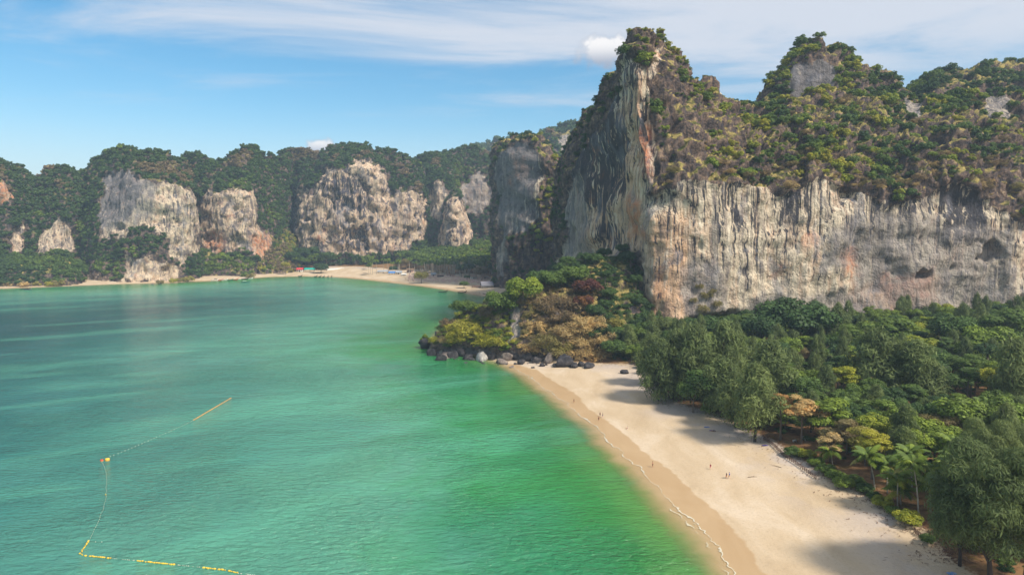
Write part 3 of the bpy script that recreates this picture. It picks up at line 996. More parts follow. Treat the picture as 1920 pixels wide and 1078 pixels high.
    # the wooded headland at the end of the near beach
    spec = [
        [(806, 369, -1.5), (812, 640, 372), (830, 618, 380), (850, 610, 388)],
        [(840, 361, -1.5), (842, 640, 366), (858, 606, 376), (868, 596, 388)],
        [(890, 357, -1.0), (890, 640, 363), (896, 590, 374), (905, 580, 388)],
        [(935, 350, 0), (935, 640, 357), (940, 575, 368), (950, 560, 388)],
        [(985, 341, 1), (985, 640, 352), (985, 570, 366), (990, 540, 388)],
        [(1040, 337, 1.5), (1040, 640, 349), (1040, 580, 366), (1040, 522, 392)],
        [(1100, 335, 2), (1100, 640, 349), (1100, 580, 368), (1095, 500, 402)],
        [(1150, 338, 3), (1150, 650, 352), (1150, 590, 370), (1140, 490, 412)],
        [(1200, 345, 4), (1200, 655, 358), (1200, 610, 372), (1180, 480, 420)],
        [(1240, 372, 6), (1240, 655, 376), (1235, 640, 382), (1225, 600, 395)],
    ]
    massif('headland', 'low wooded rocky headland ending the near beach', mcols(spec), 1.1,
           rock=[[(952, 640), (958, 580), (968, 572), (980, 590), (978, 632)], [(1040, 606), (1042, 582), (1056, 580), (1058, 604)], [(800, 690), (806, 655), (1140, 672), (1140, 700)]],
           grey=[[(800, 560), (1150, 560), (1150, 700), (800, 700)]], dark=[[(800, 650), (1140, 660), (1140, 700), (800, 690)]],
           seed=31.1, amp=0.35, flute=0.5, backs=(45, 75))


build_cliffs()
# ------------------------------------------------------------------ foliage
def make_leaf_material(name, stops, trans=0.25, gloss=0.25):
    m, t, p = mat_new(name)
    tint = t.attr('tint', 'INSTANCER')
    lv = t.attr('leaf')
    f = t.math('ADD', tint, t.math('MULTIPLY', t.math('SUBTRACT', lv, 0.5), 0.10), clamp=True)
    c = t.ramp(f, stops)
    v = t.new('ShaderNodeHueSaturation')
    t.l.new(c, v.inputs['Color'])
    t.put(v.inputs['Value'], t.math('MULTIPLY_ADD', lv, 0.7, 0.65))
    t.l.new(v.outputs[0], p.inputs['Base Color'])
    p.inputs['Roughness'].default_value = 0.6
    p.inputs['Specular IOR Level'].default_value = gloss
    tr = t.new('ShaderNodeBsdfTranslucent')
    t.l.new(v.outputs[0], tr.inputs[0])
    mx = t.new('ShaderNodeMixShader')
    mx.inputs[0].default_value = trans
    t.l.new(p.outputs[0], mx.inputs[1])
    t.l.new(tr.outputs[0], mx.inputs[2])
    t.l.new(mx.outputs[0], m.node_tree.nodes['Material Output'].inputs[0])
    return m


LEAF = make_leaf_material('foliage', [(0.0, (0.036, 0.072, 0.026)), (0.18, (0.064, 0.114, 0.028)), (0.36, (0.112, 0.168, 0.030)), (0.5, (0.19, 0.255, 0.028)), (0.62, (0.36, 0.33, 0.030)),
                                   (0.72, (0.24, 0.20, 0.075)), (0.80, (0.17, 0.115, 0.07)), (0.88, (0.56, 0.41, 0.17)), (0.94, (0.40, 0.19, 0.05)), (1.0, (0.085, 0.028, 0.026))])
LEAF_OLIVE = make_leaf_material('feathery_foliage', [(0.0, (0.055, 0.086, 0.040)), (0.15, (0.098, 0.138, 0.052)), (0.30, (0.175, 0.218, 0.074)), (0.42, (0.21, 0.25, 0.085)), (1.0, (0.26, 0.27, 0.11))], 0.4, 0.15)
BARK = mat_plain('bark', lin(112, 98, 84), 0.95, 0.35, 1.2)
BARK_DARK = mat_plain('dark_bark', lin(62, 52, 46), 0.95, 0.35, 1.2)
BARK_PALE = mat_plain('pale_bark', lin(168, 158, 142), 0.95, 0.25, 1.0)


def leaf_quads(C, N, T, L, Wd, lv):
    """one bent diamond of two faces per leaf spray: centre, normal, long axis, length, width"""
    B = np.cross(N, T)
    B /= np.maximum(np.linalg.norm(B, axis=1), 1e-9)[:, None]
    a = C - T * (L * 0.5)[:, None]
    b = C + B * (Wd * 0.5)[:, None] - N * (Wd * 0.12)[:, None]
    c = C + T * (L * 0.5)[:, None] - N * (L * 0.10)[:, None]
    d = C - B * (Wd * 0.5)[:, None] - N * (Wd * 0.12)[:, None]
    n = len(C)
    V = np.stack([a, b, c, d], 1).reshape(-1, 3)
    Fc = np.arange(4 * n).reshape(n, 4)
    return V, Fc, np.repeat(lv, 4)


def unit(v):
    return v / np.maximum(np.linalg.norm(v, axis=-1, keepdims=True), 1e-9)


def crown_cloud(seed, lobes, n, leaf, aspect=0.6, droop=0.0, shell=(0.62, 1.05), spread=0.7):
    r = np.random.RandomState(seed)
    lobes = np.array(lobes, float)
    area = (lobes[:, 3] * lobes[:, 4] + lobes[:, 3] * lobes[:, 5]) ** 1.0
    k = r.choice(len(lobes), n, p=area / area.sum())
    d = unit(r.normal(size=(n, 3)))
    d[:, 2] = np.where((d[:, 2] < -0.25) & (r.rand(n) < 0.75), -d[:, 2], d[:, 2])
    rad = shell[0] + (shell[1] - shell[0]) * r.rand(n) ** 0.6
    C = lobes[k, :3] + d * lobes[k, 3:] * rad[:, None]
    N = unit(unit(d / lobes[k, 3:]) + r.normal(size=(n, 3)) * spread * 0.55 + np.array([0, 0, 0.35]))
    T = unit(r.normal(size=(n, 3)) + np.array([0, 0, -1.0]) * droop * 2)
    T = unit(T - N * (T * N).sum(1)[:, None])
    L = leaf * (0.6 + 0.8 * r.rand(n))
    lobe_v = r.rand(len(lobes))
    lv = np.clip(0.5 * r.rand(n) + 0.5 * lobe_v[k], 0, 1)
    return leaf_quads(C, N, T, L, L * aspect, lv)


def lobes_round(seed, n=12, sq=0.75, rl=(0.3, 0.48)):
    r = np.random.RandomState(seed)
    out = [(0, 0, -0.05, 0.55, 0.55, 0.5 * sq)]
    for i in range(n):
        a = i * 2.399 + r.rand() * 0.6
        h = -0.25 + 1.05 * (i + 0.5) / n
        q = math.sqrt(max(0.05, 1 - min(h, 0.97) ** 2)) * (0.62 + 0.2 * r.rand())
        s = rl[0] + (rl[1] - rl[0]) * r.rand()
        out.append((q * math.cos(a), q * math.sin(a), h * 0.72 * sq, s, s, s * 0.75))
    return out


def lobes_layered(seed, n=15):
    r = np.random.RandomState(seed)
    out = []
    for i in range(n):
        a = i * 2.399 + r.rand()
        h = r.rand()
        q = (1.0 - 0.55 * h) * (0.25 + 0.65 * r.rand())
        s = 0.26 + 0.22 * r.rand()
        out.append((q * math.cos(a), q * math.sin(a), -0.35 + h * 0.85, s * 1.05, s * 1.05, s * 0.5))
    return out


def lobes_tall(seed, n=16):
    """feathery casuarina: ragged upright plumes"""
    r = np.random.RandomState(seed)
    out = []
    for i in range(n):
        h = (i + 0.5) / n
        a = i * 2.399 + r.rand() * 0.8
        q = 0.62 * (1 - h ** 2.0) ** 0.7 * (0.62 + 0.38 * min(1, h * 3.5)) * (0.45 + 0.7 * r.rand()) + 0.02
        s = 0.17 + 0.19 * (1 - 0.7 * h) * r.rand() + 0.04
        out.append((q * math.cos(a), q * math.sin(a), -0.8 + 1.75 * h, s * 1.05, s * 1.05, s * 1.25))
    return out


def crown_mesh(name, seed, lobes, n, leaf, aspect=0.6, droop=0.0, mat=None, shell=(0.62, 1.05), spread=0.7):
    V, Fc, lv = crown_cloud(seed, lobes, n, leaf, aspect, droop, shell, spread)
    return mesh_np(name, V, Fc, mat or LEAF, False, {'leaf': lv})


def tubes_mesh(name, paths, mat, sides=6):
    """tapered limbs: each path is a list of (x, y, z, radius)"""
    Vs, Fs, base = [], [], 0
    for path in paths:
        P = np.array(path, float)
        n = len(P)
        for i in range(n):
            t = P[min(i + 1, n - 1), :3] - P[max(i - 1, 0), :3]
            t = t / max(np.linalg.norm(t), 1e-9)
            u = np.cross(t, [0.31, 0.94, 0.13])
            u /= max(np.linalg.norm(u), 1e-9)
            v = np.cross(t, u)
            for s in range(sides):
                a = 2 * math.pi * s / sides
                Vs.append(P[i, :3] + P[i, 3] * (u * math.cos(a) + v * math.sin(a)))
        for i in range(n - 1):
            for s in range(sides):
                s2 = (s + 1) % sides
                Fs.append((base + i * sides + s, base + i * sides + s2, base + (i + 1) * sides + s2, base + (i + 1) * sides + s))
        base += n * sides
    return mesh_np(name, Vs, Fs, mat, True)


def trunk_paths(seed, height, rad, crown_r, nlimb=6, fork=0.45, lean=0.06):
    r = np.random.RandomState(seed)
    P = []
    lx, ly = r.uniform(-lean, lean, 2) * height
    main = []
    for i in range(6):
        u = i / 5
        main.append((lx * u + 0.04 * height * math.sin(3 * u + seed) * u, ly * u, height * u * 1.02 - 0.4 * (i == 0), rad * (1.15 - 0.75 * u) * (1.35 if i == 0 else 1)))
    P.append(main)
    for k in range(nlimb):
        a = k * 2.4 + r.rand()
        u0 = fork + (0.95 - fork) * k / max(nlimb, 1)
        b = np.array([lx * u0, ly * u0, height * u0])
        e = np.array([math.cos(a) * crown_r * (0.5 + 0.3 * r.rand()), math.sin(a) * crown_r * (0.5 + 0.3 * r.rand()), height * (0.18 + 0.2 * r.rand())])
        P.append([(*(b + e * u + np.array([0, 0, 0.06 * height * math.sin(u * 3.1)])), rad * 0.42 * (1 - 0.8 * u)) for u in (0, 0.35, 0.7, 1)])
    return P


def frond_mesh(name, nl=15, length=1.0, seed=0, droop=1.0, wide=0.04):
    """one palm frond along +X: an arching rib with two rows of hanging leaflets"""
    r = np.random.RandomState(seed)
    us = np.linspace(0, 1, 9)
    ang = np.radians(38 - 95 * droop * us ** 1.3)
    x = np.concatenate([[0], np.cumsum(np.cos(ang[:-1]) / 8)]) * length
    z = np.concatenate([[0], np.cumsum(np.sin(ang[:-1]) / 8)]) * length
    V, Fc, lv = [], [], []
    for i in range(8):
        w0, w1 = 0.012 * (1.1 - us[i]) * length, 0.012 * (1.1 - us[i + 1]) * length
        b = len(V)
        V += [(x[i], -w0, z[i]), (x[i], w0, z[i]), (x[i + 1], w1, z[i + 1]), (x[i + 1], -w1, z[i + 1])]
        Fc.append((b, b + 1, b + 2, b + 3))
        lv += [0.95] * 4
    for i in range(nl):
        u = 0.14 + 0.86 * (i + 0.5) / nl
        px, pz_ = np.interp(u, us, x), np.interp(u, us, z)
        L = length * 0.30 * math.sin(math.pi * min(1, 0.18 + 0.8 * u)) * (0.85 + 0.3 * r.rand())
        for s in (-1, 1):
            w = wide * length
            dx = 0.45 + 0.2 * r.rand()
            dz = -0.55 - 0.25 * r.rand()
            e = np.array([dx, s * 1.0, dz])
            e = e / np.linalg.norm(e) * L
            b = len(V)
            V += [(px - w, 0, pz_), (px + w, 0, pz_), (px + e[0] * 0.6 + w * 0.8, e[1] * 0.6, pz_ + e[2] * 0.45), (px + e[0], e[1], pz_ + e[2])]
            Fc.append((b, b + 1, b + 2, b + 3))
            lv += [0.25 + 0.5 * r.rand()] * 4
    return np.array(V), np.array(Fc), np.array(lv)


def palm_crown_mesh(name, seed, n=18, nl=7):
    r = np.random.RandomState(seed)
    Vs, Fs, ls, b = [], [], [], 0
    for k in range(n):
        V, Fc, lv = frond_mesh('f', nl, 1.0, seed + k, 0.75 + 0.5 * r.rand(), 0.075)
        a = k * 2.399 + r.rand() * 0.4
        pit = math.radians(28 - 62 * (k / n)) * -1
        c, s = math.cos(pit), math.sin(pit)
        V = np.c_[V[:, 0] * c + V[:, 2] * s, V[:, 1] * 1.25, -V[:, 0] * s + V[:, 2] * c]
        c, s = math.cos(a), math.sin(a)
        V = np.c_[V[:, 0] * c - V[:, 1] * s, V[:, 0] * s + V[:, 1] * c, V[:, 2]]
        Vs.append(V)
        Fs.append(Fc + b)
        ls.append(lv)
        b += len(V)
    return mesh_np(name, np.concatenate(Vs), np.concatenate(Fs), LEAF, False, {'leaf': np.concatenate(ls)})


# prototypes (mesh data only; every plant below links its own objects)
M_BROAD = [crown_mesh('broad_crown', 40 + i, lobes_round(40 + i, 13 + i), 4200, 0.115, 0.62) for i in range(4)]
M_LAYER = [crown_mesh('layered_crown', 60 + i, lobes_layered(60 + i, 17), 4200, 0.11, 0.55, 0.0, None, (0.3, 1.0), 0.35) for i in range(3)]
M_PINE = [crown_mesh('feathery_crown', 80 + i, lobes_tall(80 + i, 20 + 2 * i), 6500, 0.15, 0.2, 0.75, LEAF_OLIVE, (0.25, 1.1), 0.9) for i in range(3)]
M_PINE_BIG = [crown_mesh('feathery_crown', 85 + i, [(a, b, c, d * 0.78, e * 0.78, f * 0.7) for a, b, c, d, e, f in [(p * 0.84, q * 0.84, z * 1.15, u, v, w) for p, q, z, u, v, w in lobes_round(85 + i, 30, 1.1, (0.24, 0.42))]], 26000, 0.085, 0.18, 0.5, LEAF_OLIVE, (0.5, 1.15), 0.8) for i in range(2)]
M_SHRUB = [crown_mesh('shrub', 90 + i, lobes_round(90 + i, 8, 0.8), 950, 0.2, 0.62) for i in range(4)]
M_TUFT = [crown_mesh('shrub', 100 + i, lobes_round(100 + i, 9, 0.8, (0.3, 0.55)), 1700, 0.26, 0.13, -0.3, None, (0.3, 1.1), 1.2) for i in range(3)]
M_FAR = [crown_mesh('far_crown', 110 + i, lobes_round(110 + i, 7, 0.85), 300, 0.36, 0.7) for i in range(4)]
M_PALM = [palm_crown_mesh('palm_crown', 120 + i) for i in range(4)]
M_FROND = []
for _i in range(3):
    _v, _f, _l = frond_mesh('frond', 17, 1.0, 130 + _i, 0.8 + 0.2 * _i)
    M_FROND.append(mesh_np('frond', _v, _f, LEAF, False, {'leaf': _l}))
M_TRUNK = [tubes_mesh('trunk', trunk_paths(140 + i, 1.0, 0.028, 0.45), BARK) for i in range(3)]
M_TRUNK_DK = [tubes_mesh('trunk', trunk_paths(150 + i, 1.0, 0.022, 0.25, 9, 0.3), BARK_DARK) for i in range(2)]
M_STALK = [tubes_mesh('trunk', [[(0.06 * math.sin(u * 2.2 + i) * u, 0.05 * math.cos(i * 2.0) * u * u, u - 0.02 * (u == 0), 0.016 * (1.25 - 0.5 * u)) for u in (0, .15, .4, .7, 1)]], BARK_PALE, 6) for i in range(3)]


def bare_paths(seed):
    r = np.random.RandomState(seed)
    out = []

    def grow(p, d, L, rad, lev):
        q = [(*p, rad)]
        for k in range(3):
            d = unit(d + r.normal(size=3) * 0.16 + np.array([0, 0, 0.06]))
            p = p + d * L / 3
            q.append((*p, rad * (1 - 0.25 * (k + 1) / 1.2)))
        out.append(q)
        if lev < 4:
            for k in range(3 if lev < 3 else 2):
                grow(p if k else p - d * L * 0.25, unit(d + r.normal(size=3) * 0.62 + np.array([0, 0, 0.1])), L * 0.66, rad * 0.55, lev + 1)
    grow(np.zeros(3), np.array([0, 0, 1.0]), 0.36, 0.03, 0)
    return out


M_BARE = [tubes_mesh('bare_branches', bare_paths(160 + i), BARK_PALE, 4) for i in range(3)]
RND = random.Random(11)


def put(name, me, loc, scale, rz, parent=None, tint=None):
    o = bpy.data.objects.new(name, me)
    COL.objects.link(o)
    o.location = loc
    o.scale = scale if hasattr(scale, '__len__') else (scale,) * 3
    o.rotation_euler = (0, 0, rz)
    if parent is not None:
        o.parent = parent
    if tint is not None:
        o['tint'] = float(tint)
    return o


def tree(name, kind, loc, h, r, tint, label, cat, group=None, drop=0.0):
    """an Empty at the foot > trunk, crown"""
    root = thing(name, label, cat, loc, RND.uniform(0, 6.28), group)
    if kind == 'broad':
        cz = h - r * 0.72
        put('trunk', RND.choice(M_TRUNK), (0, 0, 0), (h * 0.9, h * 0.9, cz + 0.15 * r), 0, root)
        put('crown', RND.choice(M_BROAD), (0, 0, cz), (r, r * RND.uniform(0.85, 1.1), r * RND.uniform(0.85, 1.05)), RND.uniform(0, 6), root, tint)
    elif kind == 'layer':
        cz = h - r * 0.6
        put('trunk', RND.choice(M_TRUNK), (0, 0, 0), (h * 0.8, h * 0.8, cz + 0.1 * r), 0, root)
        put('crown', RND.choice(M_LAYER), (0, 0, cz), (r, r, r * 0.95), RND.uniform(0, 6), root, tint)
    elif kind in ('pine', 'bigpine'):
        put('trunk', RND.choice(M_TRUNK_DK), (0, 0, 0), (h * 0.8, h * 0.8, h * (0.62 if kind == 'bigpine' else 0.9)), 0, root)
        ms = M_PINE_BIG if kind == 'bigpine' else M_PINE
        lo = h * (0.12 + drop)
        put('crown', RND.choice(ms), (0, 0, lo + (h - lo) * 0.47), (r * 1.2, r * 1.2, (h - lo) * (0.6 if kind == 'bigpine' else 0.5)), RND.uniform(0, 6), root, tint)
    elif kind == 'palm':
        put('trunk', RND.choice(M_STALK), (0, 0, 0), (h * 0.9, h * 0.9, h), 0, root)
        me = RND.choice(M_PALM)
        put('crown', me, (0, 0, h), (r, r, r), RND.uniform(0, 6), root, tint)
    elif kind == 'bare':
        put('branches', RND.choice(M_BARE), (0, 0, 0), (r * 1.2, r * 1.2, h * 0.8), RND.uniform(0, 6), root)
        if tint is not None:
            put('crown', RND.choice(M_TUFT), (0, 0, h * 0.75), (r * 0.75, r * 0.75, h * 0.28), 0, root, tint)
    return root


_GN = {}


def scatter_group(key, sources):
    if key in _GN:
        return _GN[key]
    g = bpy.data.node_groups.new('scatter_' + key, 'GeometryNodeTree')
    g.interface.new_socket('Geometry', in_out='INPUT', socket_type='NodeSocketGeometry')
    g.interface.new_socket('Geometry', in_out='OUTPUT', socket_type='NodeSocketGeometry')
    gi, go = g.nodes.new('NodeGroupInput'), g.nodes.new('NodeGroupOutput')
    ip = g.nodes.new('GeometryNodeInstanceOnPoints')
    jn = g.nodes.new('GeometryNodeJoinGeometry')
    for s in sources:
        oi = g.nodes.new('GeometryNodeObjectInfo')
        oi.transform_space = 'ORIGINAL'
        oi.inputs['Object'].default_value = s
        oi.inputs['As Instance'].default_value = True
        g.links.new(oi.outputs['Geometry'], jn.inputs[0])

    def na(nm, typ):
        n = g.nodes.new('GeometryNodeInputNamedAttribute')
        n.data_type = typ
        n.inputs[0].default_value = nm
        return n.outputs[0]
    g.links.new(gi.outputs[0], ip.inputs['Points'])
    g.links.new(jn.outputs[0], ip.inputs['Instance'])
    ip.inputs['Pick Instance'].default_value = True
    g.links.new(na('pick', 'INT'), ip.inputs['Instance Index'])
    cb = g.nodes.new('ShaderNodeCombineXYZ')
    g.links.new(na('turn', 'FLOAT'), cb.inputs[2])
    er = g.nodes.new('FunctionNodeEulerToRotation')
    g.links.new(cb.outputs[0], er.inputs[0])
    g.links.new(er.outputs[0], ip.inputs['Rotation'])
    g.links.new(na('size', 'FLOAT_VECTOR'), ip.inputs['Scale'])
    g.links.new(ip.outputs[0], go.inputs[0])
    _GN[key] = g
    return g


def scatter(name, label, key, sources, P, size, tint, parent=None):
    n = len(P)
    me = bpy.data.meshes.new(name)
    me.vertices.add(n)
    me.vertices.foreach_set('co', np.asarray(P, np.float32).ravel())
    a = me.attributes.new('tint', 'FLOAT', 'POINT')
    a.data.foreach_set('value', np.asarray(tint, np.float32))
    a = me.attributes.new('turn', 'FLOAT', 'POINT')
    a.data.foreach_set('value', (RS.rand(n) * 6.28).astype(np.float32))
    a = me.attributes.new('pick', 'INT', 'POINT')
    a.data.foreach_set('value', RS.randint(0, len(sources), n).astype(np.int32))
    a = me.attributes.new('size', 'FLOAT_VECTOR', 'POINT')
    a.data.foreach_set('vector', np.asarray(size, np.float32).ravel())
    o = link(name, me, parent)
    md = o.modifiers.new('scatter', 'NODES')
    md.node_group = scatter_group(key, sources)
    return tag(o, label, None, None, 'stuff')


def surface_points(M, density, weight):
    """random points on a massif; weight(P, N, rock) gives the local density"""
    G, N = M['G'], M['N'].reshape(M['G'].shape)
    a = np.linalg.norm(np.cross(G[1:, :-1] - G[:-1, :-1], G[:-1, 1:] - G[:-1, :-1]), axis=2).ravel()
    P0 = G[:-1, :-1].reshape(-1, 3)
    n0 = N[:-1, :-1].reshape(-1, 3)
    rk = M['rk'].reshape(G.shape[:2])[:-1, :-1].ravel()
    w = a * weight(P0, n0, rk) * density
    cnt = np.floor(w + RS.rand(len(w))).astype(int)
    idx = np.repeat(np.arange(len(w)), cnt)
    nu = G.shape[1] - 1
    i, j = idx // nu, idx % nu
    u, v = RS.rand(len(idx))[:, None], RS.rand(len(idx))[:, None]
    P = G[i, j] * (1 - u) * (1 - v) + G[i, j + 1] * u * (1 - v) + G[i + 1, j] * (1 - u) * v + G[i + 1, j + 1] * u * v
    return P, n0[idx], rk[idx]


def in_view(P, m=60):
    px, py = project(P)
    return (px > -m) & (px < 1920 + m) & (py < 1078 + 40)


def facing(P, N):
    v = unit(np.array([0, 0, H]) - P)
    return (N * v).sum(1)
# ------------------------------------------------------------------ woods on the cliffs
SRC = {}


def surf(px, py, idx):
    """front point of a massif nearest a pixel"""
    M = MASSIFS[idx]
    P = M['G'].reshape(-1, 3)
    x, y = project(P)
    d2 = (x - px) ** 2 + (y - py) ** 2
    f = facing(P, M['N']) > 0.0
    c = np.where((d2 < max(d2[f].min() * 4, 16)) & f)[0]
    return P[c[np.argmin(P[c, 1])]]


def build_cliff_plants():
    wall, sumE, sumF, pillar = 0, 1, 2, 3
    head = len(MASSIFS) - 1
    # plants of the headland, one by one -------------------------------------------------
    hp = [  # name, kind, px, py of crown centre, radius px, height factor, tint, label, category
        ('tree', 'broad', 978, 552, 27, 1.1, 0.50, 'bright yellow green rounded tree on the headland crest beside the white rock rib', 'tree'),
        ('tree', 'broad', 942, 576, 27, 1.1, 0.34, 'mid green leafy tree hanging over the seaward side of the headland', 'tree'),
        ('tree', 'broad', 866, 583, 19, 1.3, 0.30, 'small dark green tree standing alone above the yellow bamboo', 'tree'),
        ('bamboo', 'tuft', 872, 616, 32, 0.8, 0.63, 'large mound of yellow green bamboo near the headland tip', 'bamboo'),
        ('bamboo', 'tuft', 858, 634, 22, 0.8, 0.60, 'yellow bamboo clump hanging over the dark rocks at the tip', 'bamboo'),
        ('bamboo', 'tuft', 925, 638, 28, 0.7, 0.61, 'yellow bamboo mound below the hanging green tree', 'bamboo'),
        ('bamboo', 'tuft', 903, 628, 20, 0.8, 0.58, 'olive yellow bamboo clump between the two big bamboo mounds', 'bamboo'),
        ('shrub', 'tuft', 842, 604, 15, 0.9, 0.79, 'bare grey brown bush at the seaward corner of the headland', 'shrub'),
        ('shrub', 'tuft', 838, 636, 13, 0.8, 0.87, 'straw coloured dry bush above the rocks at the headland tip', 'shrub'),
        ('shrub', 'tuft', 915, 588, 17, 1.3, 0.79, 'leafless grey bush beside the hanging green tree', 'shrub'),
        ('shrub', 'tuft', 893, 668, 10, 0.7, 0.73, 'low brown bush among the rocks under the bamboo', 'shrub'),
        ('shrub', 'tuft', 993, 652, 16, 0.9, 0.885, 'golden dry bush low down in front of the white rock rib', 'shrub'),
        ('shrub', 'tuft', 1025, 640, 24, 0.9, 0.72, 'olive brown bush in the middle of the headland foot', 'shrub'),
        ('shrub', 'tuft', 1046, 655, 24, 0.9, 0.70, 'tangled olive bush with bare stems above the black boulders', 'shrub'),
        ('bamboo', 'tuft', 1060, 622, 26, 0.9, 0.87, 'broad golden bamboo mound in the middle of the headland', 'bamboo'),
        ('bamboo', 'tuft', 1100, 606, 30, 0.9, 0.875, 'tall golden bamboo mound on the upper right of the headland', 'bamboo'),
        ('bamboo', 'tuft', 1085, 664, 24, 0.8, 0.87, 'golden dry bamboo hanging to the boulders', 'bamboo'),
        ('bamboo', 'tuft', 1120, 664, 27, 0.9, 0.89, 'orange gold dry bamboo at the foot of the headland by the sand', 'bamboo'),
        ('bamboo', 'tuft', 1128, 632, 26, 0.9, 0.86, 'straw gold bamboo on the right shoulder of the headland', 'bamboo'),
        ('bamboo', 'tuft', 1146, 606, 23, 0.9, 0.68, 'olive gold bamboo beside the dark gully trees', 'bamboo'),
        ('bamboo', 'tuft', 1090, 638, 22, 0.8, 0.865, 'pale straw bamboo around the dark hollow of the headland', 'bamboo'),
        ('shrub', 'tuft', 1003, 610, 17, 1.0, 0.88, 'narrow golden bush right of the white rock rib', 'shrub'),
        ('shrub', 'tuft', 1022, 572, 26, 1.0, 0.785, 'brown leafless bush on the headland crest', 'shrub'),
        ('shrub', 'tuft', 1052, 592, 24, 1.0, 0.79, 'brown twiggy bush over the small grey rock', 'shrub'),
        ('shrub', 'tuft', 1070, 566, 22, 1.0, 0.80, 'brown twiggy bush left of the dark red tree', 'shrub'),
        ('tree', 'broad', 1102, 547, 21, 1.2, 0.995, 'dark red leaved tree at the top of the headland', 'tree'),
        ('tree', 'broad', 1094, 572, 16, 1.0, 0.98, 'low dark red bush like tree under the taller red one', 'tree'),
        ('tree', 'broad', 1040, 532, 22, 1.0, 0.30, 'olive green tree on the crest before the dark pillar', 'tree'),
        ('tree', 'broad', 1012, 528, 20, 1.0, 0.20, 'dark green tree on the crest right of the bright tree', 'tree'),
        ('tree', 'broad', 1074, 524, 24, 1.0, 0.33, 'green tree on the crest left of the dark red tree', 'tree'),
        ('shrub', 'broad', 1160, 646, 22, 0.9, 0.42, 'fresh green bush right of the golden bamboo', 'shrub'),
        ('shrub', 'broad', 1170, 674, 20, 0.8, 0.24, 'dark green bush on the sand at the end of the headland', 'shrub'),
        ('shrub', 'broad', 1146, 670, 16, 0.8, 0.34, 'green bush behind the last boulders', 'shrub'),
        ('tree', 'broad', 1185, 640, 26, 1.1, 0.38, 'rounded green tree at the foot of the gully', 'tree'),
    ]
    for nm, kd, px, py, rp, hf, tint, lab, cat in hp:
        q = surf(px, py + rp * 0.45, head)
        rp *= 1.25
        r = rp / F * q[1]
        if kd == 'broad' and nm == 'tree':
            b = np.array(q) - np.array([0, 0, 1.0])
            z = at(px, py - rp, q[1])[2]
            tree('tree', 'broad', tuple(b), max(z - b[2], r * 1.3), r, tint, lab, cat)
        else:
            me = RND.choice(M_SHRUB if kd == 'broad' else M_TUFT)
            o = put(nm, me, (q[0], q[1] + r * 0.15, q[2] + r * 0.25), (r, r, r * 0.95 * hf), RND.uniform(0, 6), None, tint)
            tag(o, lab, cat)
            if nm not in SRC:
                SRC[nm] = o
    # the rest of the headland and the gully: shrubs -------------------------------------
    P, N, rk = surface_points(MASSIFS[head], 0.075, lambda P, N, r: (1 - r) * (P[:, 2] > 3.5))
    px, py = project(P)
    k = in_view(P) & (facing(P, N) > -0.3)
    P, px, py = P[k], px[k], py[k]
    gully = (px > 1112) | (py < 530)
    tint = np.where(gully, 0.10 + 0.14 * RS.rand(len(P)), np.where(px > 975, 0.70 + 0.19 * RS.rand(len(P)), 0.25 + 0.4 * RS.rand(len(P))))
    rad = 1.5 + 2.0 * RS.rand(len(P)) ** 2
    src = []
    for i in range(4):
        q = surf(1150 + 14 * i, 560 + 12 * i, head)
        src.append(tag(put('shrub', M_SHRUB[i], q, 2.6, i, None, 0.16), 'dark green shrub ' + ('highest in the gully beside the red tree', 'second down the gully under the tower', 'third down the gully right of the golden bamboo', 'lowest in the gully above the green bushes')[i], 'shrub', 'shrubs in the gully under the tower'))
    for i in range(3):
        q = surf(1010 + 24 * i, 596 + 6 * i, head)
        src.append(tag(put('shrub', M_TUFT[i], q, 2.4, i, None, 0.80), 'dry brown shrub ' + ('just right of the white rock rib', 'left of the small grey rock on the headland', 'right of the small grey rock on the headland')[i], 'shrub', 'dry shrubs on the face of the headland'))
    SRC['near'] = src
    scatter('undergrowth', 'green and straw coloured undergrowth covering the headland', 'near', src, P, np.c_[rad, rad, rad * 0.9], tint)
    # gully trees
    g = np.where(gully & (px < 1225) & (py > 440))[0]
    RS.shuffle(g)
    kept = []

    def gully_words(p):
        x, y = (float(v[0]) for v in project(p[None]))
        w = 'at the left corner of the great wall' if x > 1185 else 'on the crest behind the red tree' if y < 520 and x > 1100 else 'on the headland crest before the pillar' if y < 540 else 'low in the gully beside the golden bamboo' if y > 590 else 'in the middle of the gully under the tower'
        return 'dark green tree ' + w, 'tree', 'gully trees ' + w
    for i in g:
        if all(np.hypot(*(P[i, :2] - P[j, :2])) > 4.2 for j in kept):
            kept.append(i)
        if len(kept) >= 62:
            break
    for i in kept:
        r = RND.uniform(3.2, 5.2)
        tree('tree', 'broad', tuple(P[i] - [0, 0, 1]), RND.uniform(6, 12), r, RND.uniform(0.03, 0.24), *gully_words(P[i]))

    for i, (px, py, rp) in enumerate(((1308, 540, 9), (1326, 556, 12), (1344, 572, 11), (1318, 580, 12), (1338, 548, 8), (1300, 566, 8))):
        q = surf(px, py, wall)
        r = rp / F * q[1]
        tag(put('shrub', RND.choice(M_TUFT), q, (r, r, r * 1.2), i, None, 0.71), 'olive brown shrub hanging in the grey patch low on the great wall', 'shrub', 'shrubs hanging low on the great wall')
    # shrubs on the wall, the tower and the summits --------------------------------------
    labs = {0: ('clinging to the craggy top of the great wall or its tower', 'wall top shrubs'), 1: ('on the summit with the bare grey face', 'summit shrubs'),
            2: ('on the rounded summit at the right end of the skyline', 'right summit shrubs'), 3: ('on the narrow dark pillar', 'pillar shrubs')}
